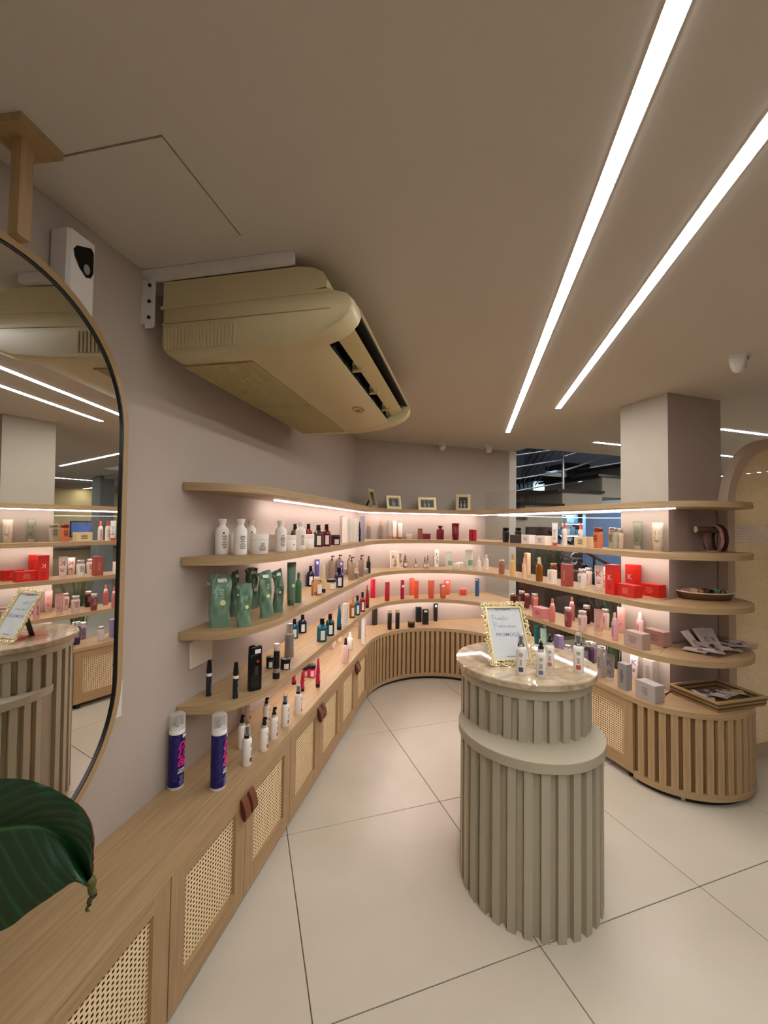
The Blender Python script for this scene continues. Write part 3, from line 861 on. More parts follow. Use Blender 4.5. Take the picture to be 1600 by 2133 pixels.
def product(kind, lvl, x, y, h, w, d, yaw, cols, opt, nm, cat, label, group):
    r = w / 2; a, b, c = cols; seed = int(x * 1000) + int(y * 977)
    name, kcat = NAMES[kind]
    t = thing(nm or name, (x, y, Z[lvl]), label, cat or kcat, radians(yaw), group)
    big = h * 860 / max(.5, hypot(x, y)) > 30
    A = plastic(a)
    if 'glass' in opt: A = tinted(a)
    if kind == 'B':
        if 'flare' in opt:
            MB().loft([(0, .90 * r), (.004, .97 * r), (.01, r), (.64 * h, r), (.70 * h, .95 * r), (.745 * h, .80 * r), (.79 * h, .52 * r), (.83 * h, .45 * r)], 28).build('body', A, t, smooth=50)
            MB().loft([(.829 * h, .46 * r), (.85 * h, .48 * r), (.93 * h, .58 * r), (.95 * h, .63 * r), (.99 * h, .63 * r), (h, .60 * r)], 24).build('cap', plastic(b), t, smooth=50)
        elif 'slim' in opt:
            MB().loft([(0, .94 * r), (.004, r), (.82 * h, r), (.835 * h, .93 * r)], 20).build('body', A, t, smooth=50)
            MB().loft([(.836 * h, .97 * r), (.99 * h, .95 * r), (h, .88 * r)], 20).build('cap', plastic(b), t, smooth=50)
        else:
            MB().loft([(0, .94 * r), (.005, r), (.62 * h, r), (.70 * h, .86 * r), (.76 * h, .45 * r), (.80 * h, .38 * r)], 22).build('body', A, t, smooth=50)
            MB().loft([(.80 * h, .46 * r), (.985 * h, .44 * r), (h, .38 * r)], 18).build('cap', plastic(b), t, smooth=50)
        if 'dot' in opt: MB().loft([(0, .17 * r), (.0008, .16 * r)], 16).build('dot', plastic(c), t, (r * sin(-.15), -(r + .0002) * cos(.15), .60 * h)).rotation_euler = (pi / 2, 0, -.15)
        if 'text' in opt or 'dot' in opt:
            mb = MB(); bars(mb, lathe_bars(r), r * .9, .16 * h, .54 * h, 8, seed); mb.build('print', INK, t)
        if 'patch' in opt: MB().patch(r, r, -.8, .8, .62 * h, .74 * h).build('sticker', plastic(c), t)
        if 'sticker' in opt: MB().patch(r * .97, r * .97, -.6, .6, .86 * h, .95 * h).build('sticker', STICK, t)
    elif kind == 'Q':
        MB().loft([(0, .93 * r), (.004, r), (.57 * h, r), (.63 * h, .95 * r), (.69 * h, .74 * r), (.735 * h, .45 * r), (.75 * h, .40 * r)], 26).build('body', mat('glossy bottle', a, .12, noise=.03), t, smooth=50)
        MB().loft([(0, 1.012 * r), (.03 * h, 1.012 * r)], 26).build('foot_ring', plastic('#0d0c0d'), t, smooth=40)
        cp = MB(); cp.loft([(.745 * h, .46 * r), (.84 * h, .46 * r), (.85 * h, .40 * r)], 18); cp.bbox((0, -.08 * r, .925 * h), (.74 * r, .86 * r, .15 * h), .002)
        cp.build('cap', plastic(b, .25), t, smooth=40)
        MB().patch(r, r, .15, 1.35, .09 * h, .50 * h).build('front_label', STICK if not c else plastic(c, .55), t)
        MB().patch(r, r, -1.45, -.62, .09 * h, .50 * h).build('back_label', STICK if not c else plastic(c, .55), t)
        MB().add_flat((-.22 * r, .22 * r, .875 * h, .975 * h), -.52 * r).build('sticker', STICK, t)
        if big:
            mb = MB(); k = MB(); bars(mb, lambda q, u, v, z0, z1: q.patch(r, r, .75 + u / r, .75 + v / r, z0, z1, 3, .0012), r * .8, .13 * h, .46 * h, 7, seed); mb.build('print', INK, t)
    elif kind == 'J':
        if 'tall' in opt:
            MB().loft([(0, .93 * r), (.004, r), (.74 * h, r), (.83 * h, .8 * r), (.86 * h, .5 * r)], 26).build('body', tinted(a), t, smooth=50)
            MB().loft([(.86 * h, .55 * r), (h, .53 * r)], 20).build('lid', plastic(b), t, smooth=40)
            MB().patch(r, r, -1.0, .9, .12 * h, .62 * h).build('front_label', plastic(c), t)
        else:
            MB().loft([(0, .92 * r), (.003, .98 * r), (.68 * h, .99 * r), (.70 * h, .93 * r), (.715 * h, .90 * r)], 28).build('body', A, t, smooth=50)
            MB().loft([(.715 * h, 1.0 * r), (.96 * h, 1.0 * r), (.99 * h, .96 * r), (h, .9 * r)], 28).build('lid', plastic(b), t, smooth=50)
            if 'patch' in opt:
                MB().patch(.99 * r, .99 * r, -.1, 1.1, .1 * h, .58 * h).build('front_label', plastic(c, .55), t)
                MB().patch(.99 * r, .99 * r, -1.4, -.5, .1 * h, .58 * h).build('back_label', plastic(c, .55), t)
                MB().patch(1.0 * r, 1.0 * r, .1, .8, .76 * h, .95 * h).build('sticker', STICK, t)
            if 'text' in opt:
                mb = MB(); bars(mb, lathe_bars(.99 * r), r * .8, .15 * h, .55 * h, 7, seed); mb.build('print', INK, t)
            if 'dot' in opt: MB().loft([(0, .13 * r), (.0008, .12 * r)], 16).build('dot', plastic(c), t, (r * .25, -r * .97, .40 * h)).rotation_euler = (pi / 2, 0, .25)
    elif kind == 'T':
        MB().loft([(0, .74 * r), (.003, .78 * r), (.13 * h, .80 * r), (.135 * h, .76 * r)], 22).build('cap', plastic(b, .3), t, smooth=45)
        secs = [(.136 * h, .80 * r, .80 * r), (.15 * h, .86 * r, .84 * r), (.45 * h, .92 * r, .74 * r), (.75 * h, .97 * r, .42 * r), (.93 * h, r, .10 * r), (.94 * h, r, .05 * r), (h, r, .045 * r)]
        MB().loft(secs, 26).build('body', A, t, smooth=50)
        zb = lambda f: .15 + (.93 - .15) * f
        def face(mb, u, v, z0, z1):
            f = max(0, (z0 / h - .15) / .78); yy = -((.84 - .70 * f ** 1.4) * r + .0014)
            f1 = max(0, (z1 / h - .15) / .78); y1 = -((.84 - .70 * f1 ** 1.4) * r + .0014)
            mb.add([(u, yy, z0), (v, yy, z0), (v, y1, z1), (u, y1, z1)], [(0, 1, 2, 3)])
        if 'text' in opt or 'K' in opt:
            mb = MB(); bars(mb, face, r * 1.0, .28 * h, .46 * h if 'K' in opt else .72 * h, 4 if 'K' in opt else 8, seed); mb.build('print', plastic(c) if c else INK, t)
        if 'K' in opt:
            V, F = text_geo('K', .32 * h)
            mb = MB(); mb.add([(q[0], -((.84 - .70 * max(0, ((.66 * h + q[1]) / h - .15) / .78) ** 1.4) * r + .0020), .66 * h + q[1]) for q in V], F); mb.build('letter_k', plastic(c), t)
        if 'patch' in opt: MB().patch(.9 * r, .76 * r, -.5, .9, .24 * h, .5 * h, off=.002).build('front_label', plastic(c, .55), t)
        if 'sticker' in opt:
            mb = MB(); face(mb, -.35 * r, .45 * r, .80 * h, .92 * h); mb.build('sticker', STICK, t)
        if 'dot' in opt:
            mb = MB(); mb.loft([(0, .42 * r), (.001, .4 * r)], 18); o = mb.build('dot', plastic(c), t, (.25 * r, -.72 * r, .46 * h)); o.rotation_euler = (pi / 2 - .12, 0, .2)
    elif kind == 'X':
        MB().bbox((0, 0, h / 2), (w, d, h), .0012).build('carton', card(a), t, smooth=25)
        y = -d / 2 - .0006
        if 'text' in opt:
            mb = MB(); bars(mb, flat_bars(y), w * .5, .25 * h, .75 * h, 4 if w > h else 6, seed); mb.build('print', plastic(c) if c else INK, t)
        if 'sticker' in opt: MB().add_flat((-.3 * w, .3 * w, .82 * h, .95 * h), y).build('sticker', STICK, t)
        if 'foot' in opt: MB().bbox((0, 0, .09 * h), (w + .001, d + .001, .17 * h), .001).build('foot_band', plastic(c), t)
        if 'K' in opt:
            V, F = text_geo('K', min(.36 * h, .7 * w))
            mb = MB(); mb.add([(q[0], y, .56 * h + q[1]) for q in V], F); mb.build('letter_k', card(c), t)
            V, F = text_geo('K', min(.36 * h, .6 * d))
            mb = MB(); mb.add([(-w / 2 - .0006, -q[0], .56 * h + q[1]) for q in V], F); mb.build('letter_k', card(c), t)
            mb = MB(); bars(mb, flat_bars(y), w * .6, .12 * h, .34 * h, 4, seed); mb.build('print', card('#a51b14'), t)
        if 'floral' in opt:
            rnd = random.Random(seed); mb = MB()
            for k in range(9):
                px, pz, rr = rnd.uniform(-.35, .35) * w, rnd.uniform(.15, .85) * h, rnd.uniform(.08, .16) * w
                n = 8; mb.add([(px + rr * cos(2 * pi * i / n) * (1 + .3 * (i % 2)), y, pz + 1.5 * rr * sin(2 * pi * i / n)) for i in range(n)], [tuple(range(n))])
            mb.build('floral_print', card(c), t)
    elif kind == 'K':
        e = 3.2
        MB().loft([(0, .80 * r, .70 * r, e), (.004, .86 * r, .75 * r, e), (.3 * h, .94 * r, .82 * r, e), (.64 * h, r, .86 * r, e), (.72 * h, r, .86 * r, e), (.765 * h, .93 * r, .80 * r, e), (.79 * h, .70 * r, .62 * r, e), (.81 * h, .66 * r, .6 * r, e)], 28).build('body', A, t, smooth=50)
        cm = mat('metallic cap', b, .18, .75, noise=.02)
        MB().loft([(.805 * h, .80 * r, .70 * r, e), (.82 * h, .88 * r, .76 * r, e), (.95 * h, .90 * r, .78 * r, e), (.985 * h, .84 * r, .72 * r, e), (h, .70 * r, .6 * r, e)], 28).build('cap', cm, t, smooth=50)
        if 'text' in opt or big:
            mb = MB()
            bars(mb, lambda q, u, v, z0, z1: q.patch(r * min(1, .90 + .14 * z0 / h), r * min(.86, .78 + .12 * z0 / h), u / r, v / r, z0, z1, 4, .0012, e), r * .9, .30 * h, .66 * h, 5, seed)
            mb.build('print', plastic(c) if c else INK, t)
    elif kind == 'S':
        can = 'can' in opt
        if can:
            MB().loft([(0, .93 * r), (.004, r), (.66 * h, r), (.70 * h, .93 * r), (.74 * h, .66 * r)], 26).build('body', mat('satin can', a, .3, .3), t, smooth=50)
            MB().loft([(.74 * h, .68 * r), (.98 * h, .66 * r), (h, .58 * r)], 20).build('cap', mat('frosted cap', b, .25, trans=.5), t, smooth=50)
        else:
            MB().loft([(0, .93 * r), (.004, r), (.60 * h, r), (.66 * h, .93 * r), (.71 * h, .66 * r), (.73 * h, .48 * r)], 24).build('body', A, t, smooth=50)
            if 'collar' in opt:
                MB().loft([(.72 * h, .70 * r), (.80 * h, .62 * r), (.81 * h, .5 * r)], 20).build('collar', plastic('#ead9d4'), t, smooth=50)
            cp = MB().loft([(.73 * h, .56 * r), (.80 * h, .54 * r), (.83 * h, .44 * r), (.98 * h, .40 * r), (h, .34 * r)], 20)
            if 'pump' in opt: cp.bbox((0, -.3 * r, .95 * h), (.4 * r, .9 * r, .06 * h), .002)
            cp.build('cap', plastic(b, .3), t, smooth=50)
        if 'text' in opt:
            mb = MB(); bars(mb, lathe_bars(r), r * .9, .15 * h, .55 * h, 7, seed); mb.build('print', plastic(c) if c else INK, t)
    elif kind == 'D':
        MB().loft([(0, .9 * r), (.003, r), (.46 * h, r), (.54 * h, .7 * r), (.58 * h, .42 * r)], 18).build('body', A, t, smooth=50)
        MB().loft([(.58 * h, .52 * r), (.70 * h, .50 * r), (.72 * h, .34 * r), (.9 * h, .32 * r), (.97 * h, .22 * r), (h, .1 * r)], 16).build('dropper', plastic(b), t, smooth=50)
        MB().patch(r, r, -.9, .9, .1 * h, .38 * h).build('front_label', plastic(c, .55), t)
    elif kind == 'M':
        MB().loft([(0, .85 * r), (.01 * h, r), (.55 * h, r), (.56 * h, .92 * r)], 20).build('barrel', mat('pen barrel', a, .25), t, smooth=45)
        MB().loft([(.56 * h, .98 * r), (.645 * h, .98 * r)], 20).build('band', plastic(c), t, smooth=45)
        MB().loft([(.645 * h, 1.02 * r), (.74 * h, 1.0 * r), (.97 * h, .72 * r), (h, .66 * r)], 20).build('cap', plastic(b, .3), t, smooth=45)
        mb = MB(); bars(mb, lathe_bars(r), r * .9, .1 * h, .5 * h, 9, seed); mb.build('print', INK, t)
    elif kind == 'U':
        MB().loft([(0, .98 * r), (.17 * h, .98 * r)], 20).build('base_cap', plastic(a), t, smooth=45)
        MB().loft([(.17 * h, .86 * r), (.30 * h, .86 * r)], 20).build('clear_ring', plastic('#8f8a82'), t, smooth=45)
        MB().loft([(.30 * h, .88 * r), (.80 * h, .84 * r)], 20).build('sleeve', plastic(a), t, smooth=45)
        MB().loft([(.80 * h, .80 * r), (h, .70 * r)], 18).build('clear_top', CLEARCAP, t, smooth=45)
        mb = MB()
        for k in range(7): mb.loft([(.80 * h, .10 * r), (.95 * h, .03 * r)], 5, c=(.45 * r * cos(k * .9), .45 * r * sin(k * .9), 0))
        mb.build('bristles', plastic(b), t)
        MB().patch(.98 * r, .98 * r, .1, 1.0, .03 * h, .13 * h).build('sticker', STICK, t)
    elif kind == 'F':
        e = 3.6
        MB().loft([(0, .95 * r, .95 * d / 2, e), (.004, r, d / 2, e), (.80 * h, .98 * r, .98 * d / 2, e), (.815 * h, .9 * r, .9 * d / 2, e)], 32).build('body', mat('black flask', a, .22), t, smooth=50)
        MB().loft([(.82 * h, .97 * r, .97 * d / 2, e), (.96 * h, .96 * r, .96 * d / 2, e), (.99 * h, .88 * r, .85 * d / 2, e), (h, .8 * r, .75 * d / 2, e)], 32).build('cap', plastic(b, .2), t, smooth=50)
        y = -d / 2 - .0008
        o = MB().loft([(0, .22 * r), (.0006, .22 * r)], 20).build('dot', plastic(c), t, (.2 * r, y + .0006, .66 * h)); o.rotation_euler = (pi / 2, 0, 0)
        MB().add_flat((-.25 * r, .62 * r, .84 * h, .93 * h), y + .001).build('sticker', STICK, t)
        MB().loft([(0, .30 * r, .16 * r), (.0006, .30 * r, .16 * r)], 12, c=(.2 * r, 0, h)).build('sticker', STICK, t)
        mb = MB(); bars(mb, flat_bars(y), r * .7, .36 * h, .56 * h, 8, seed); mb.build('print', mat('faint print', '#4a4646', .5), t)
    elif kind == 'G':
        rnd = random.Random(seed); ry = d / 2
        n = 32; rows = 18; R = []
        lean = rnd.uniform(-.14, .14); side = rnd.uniform(-.16, .10)
        ph = rnd.uniform(0, 6)
        for k in range(rows + 1):
            f = k / rows; z = h * f
            thick = ry * (1.0 - .2 * f) if f < .35 else ry * (.93 - .93 * ((f - .35) / .65) ** 1.3) + .0012
            wid = r * (1.0 - .05 * sin(pi * f)) * (1 - .10 * max(0, f - .8))
            ring = []
            for i in range(n):
                tt = 2 * pi * (i + .5) / n; ct, st = cos(tt), sin(tt); e = 2.6
                x_ = wid * math.copysign(abs(ct) ** (2 / e), ct); y_ = thick * math.copysign(abs(st) ** (2 / e), st)
                cr = .0058 * sin(9 * f + 4 * x_ / r + ph) * sin(pi * f) + .004 * sin(17 * f - 7 * x_ / r + ph * 2) * min(1, 2 * f)
                y_ += cr + lean * h * f * f * .8
                x_ += .004 * sin(7 * f + ph) + side * h * f * f * .6
                zz = z
                if f > .8: zz = z - (f - .8) * h * .25 * abs(x_ / r) * (1 if x_ * lean > 0 else .3)
                ring.append((x_, y_, zz))
            R.append(ring)
        mb = MB(); mb.rings(R); mb.build('pouch', mat('satin foil pouch', a, .36, .1, noise=.10, scale=35, bump=.15), t, smooth=60)
        def onp(f, dy=0): return -(ry * (.93 - .93 * max(0, (f - .35) / .65) ** 1.3) + .0075) + lean * h * f * f * .8
        f = .46; o = MB().loft([(0, .27 * r), (.0008, .26 * r)], 20).build('dot', plastic(b, .5), t, (.12 * r, onp(f) , f * h)); o.rotation_euler = (pi / 2 - .1, 0, 0); o.location.x += side * h * f * f * .6
        if 'sticker' in opt:
            f = .87; o = MB().bbox((0, 0, 0), (.85 * r, .0008, .07 * h), .0003).build('sticker', STICK, t, (.1 * r + side * h * f * f * .6, onp(f) + .002, f * h)); o.rotation_euler = (-.3, .0, 0)
        mb = MB()
        bars(mb, lambda q, u, v, z0, z1: q.add([(u, onp(z0 / h) - .0004, z0), (v, onp(z0 / h) - .0004, z0), (v, onp(z1 / h) - .0004, z1), (u, onp(z1 / h) - .0004, z1)], [(0, 1, 2, 3)]), r * .55, .60 * h, .72 * h, 3, seed)
        mb.build('print', mat('pale green print', '#9fb59c', .5), t)
        if 'spout' in opt:
            o = MB().loft([(0, .008), (.016, .008), (.02, .006)], 14).build('spout_cap', plastic(a), t, (-.82 * r, lean * h * .6, .86 * h), smooth=40); o.rotation_euler = (0, -.7, 0)
        else:
            o = MB().loft([(0, .008), (.014, .008), (.018, .006)], 14).build('spout_cap', plastic(a), t, (-.95 * r, lean * h * .6, .80 * h), smooth=40); o.rotation_euler = (0, -1.2, 0)
    elif kind == 'H':
        MB().loft([(0, .96 * r), (.004, 1.0 * r), (.010, 1.0 * r)], 32).build('base_rim', WHITEP, t, smooth=40)
        MB().loft([(.010, .985 * r), (.745 * h, .985 * r)], 40).build('can', mat('blue enamel can', a, .25), t, smooth=40)
        MB().loft([(.745 * h, 1.0 * r), (.80 * h, .99 * r), (.81 * h, .93 * r), (.82 * h, .6 * r)], 32).build('shoulder', plastic(b), t, smooth=40)
        MB().loft([(.815 * h, .16 * r), (.86 * h, .42 * r), (.90 * h, .40 * r), (.93 * h, .2 * r)], 20).build('nozzle', mat('grey nozzle', '#9b9890', .4), t, smooth=50)
        MB().loft([(.80 * h, .995 * r), (.97 * h, .97 * r), (.99 * h, .92 * r), (h, .82 * r)], 32, caps=(0, 1)).build('clear_cap', CLEARCAP, t, smooth=50)
        q = mat('pink lettering', c, .4)
        for k, (s_, a_) in enumerate((('DE', .50), ('LU', .42), ('BA', .42))):
            curved_text(s_, .036, r, (.585 - .112 * k) * h, a_, shear=.3, bold=.0012).build('pink_lettering', q, t)
        for k, s_ in enumerate(('HAIR', 'SPRAY')):
            curved_text(s_, .0105, r, (.268 - .036 * k) * h, .25, bold=.0005).build('white_lettering', STICK, t)
        mb = MB(); bars(mb, lambda q_, u, v, z0, z1: q_.patch(r, r, .25 + u / r, .25 + v / r, z0, z1, 4, .0009), r * .8, .05 * h, .19 * h, 6, seed); mb.build('print', mat('lilac print', '#7d7bb0', .5), t)
        MB().patch(r, r, .25, .95, .69 * h, .735 * h, off=.0012).build('sticker', STICK, t)
        mb = MB(); bars(mb, lambda q_, u, v, z0, z1: q_.patch(r, r, -.55 + u / r, -.55 + v / r, z0, z1, 4, .0009), r * .7, .12 * h, .70 * h, 26, seed + 3); mb.build('print', mat('dim blue print', '#34337a', .5), t)
    elif kind == 'N':
        MB().loft([(0, .92 * r), (.004, r), (.60 * h, r), (.645 * h, .93 * r), (.67 * h, .68 * r), (.685 * h, .60 * r)], 28).build('body', A, t, smooth=50)
        MB().loft([(.683 * h, .66 * r), (.755 * h, .66 * r), (.76 * h, .58 * r)], 22).build('collar', plastic(b if 'cap' in opt else '#b9b4ac'), t, smooth=45)
        nz = MB().loft([(.76 * h, .40 * r), (.86 * h, .34 * r), (.88 * h, .42 * r), (.93 * h, .40 * r)], 16)
        if 'cap' not in opt: nz.loft([(.76 * h, .56 * r), (.84 * h, .5 * r)], 16); nz.bbox((0, -.22 * r, .955 * h), (.42 * r, 1.0 * r, .075 * h), .002)
        nz.build('nozzle', plastic('#100f0f', .3), t, smooth=45)
        if 'cap' in opt: MB().loft([(.755 * h, .66 * r), (.93 * h, .63 * r), (.98 * h, .5 * r), (h, .3 * r)], 24, caps=(0, 1)).build('clear_cap', CLEARCAP, t, smooth=50)
        MB().patch(r, r, -.42, .42, .09 * h, .20 * h, off=.0009).build('colour_square', plastic(c, .5), t)
        mb = MB(); bars(mb, lathe_bars(r), r * .75, .24 * h, .38 * h, 5, seed); mb.build('print', INK, t)
        o = MB().loft([(0, .40 * r), (.0006, .40 * r)], 22).build('round_emblem', mat('grey emblem', '#a9a49c', .5), t, (0, -r - .0001, .50 * h)); o.rotation_euler = (pi / 2, 0, 0)
        MB().patch(.66 * r, .66 * r, -.5, .6, .695 * h, .745 * h, off=.001).build('sticker', mat('grey sticker', '#c9c5c1', .5), t)
    elif kind == 'R':
        e = 5
        MB().loft([(0, .95 * r, .8 * r, e), (.004, r, .84 * r, e), (.76 * h, r, .84 * r, e), (.775 * h, .94 * r, .78 * r, e)], 24).build('body', A, t, smooth=40)
        MB().loft([(.775 * h, .42 * r), (.84 * h, .42 * r), (.845 * h, .2 * r), (.93 * h, .18 * r)], 16).build('pump_neck', plastic(b), t, smooth=45)
        MB().bbox((0, -.28 * r, .965 * h), (.5 * r, 1.2 * r, .06 * h), .002).build('pump_head', plastic(b), t)
        mb = MB(); bars(mb, flat_bars(-.845 * r), r * .9, .1 * h, .3 * h, 4, seed); mb.build('print', INK, t)
    return t

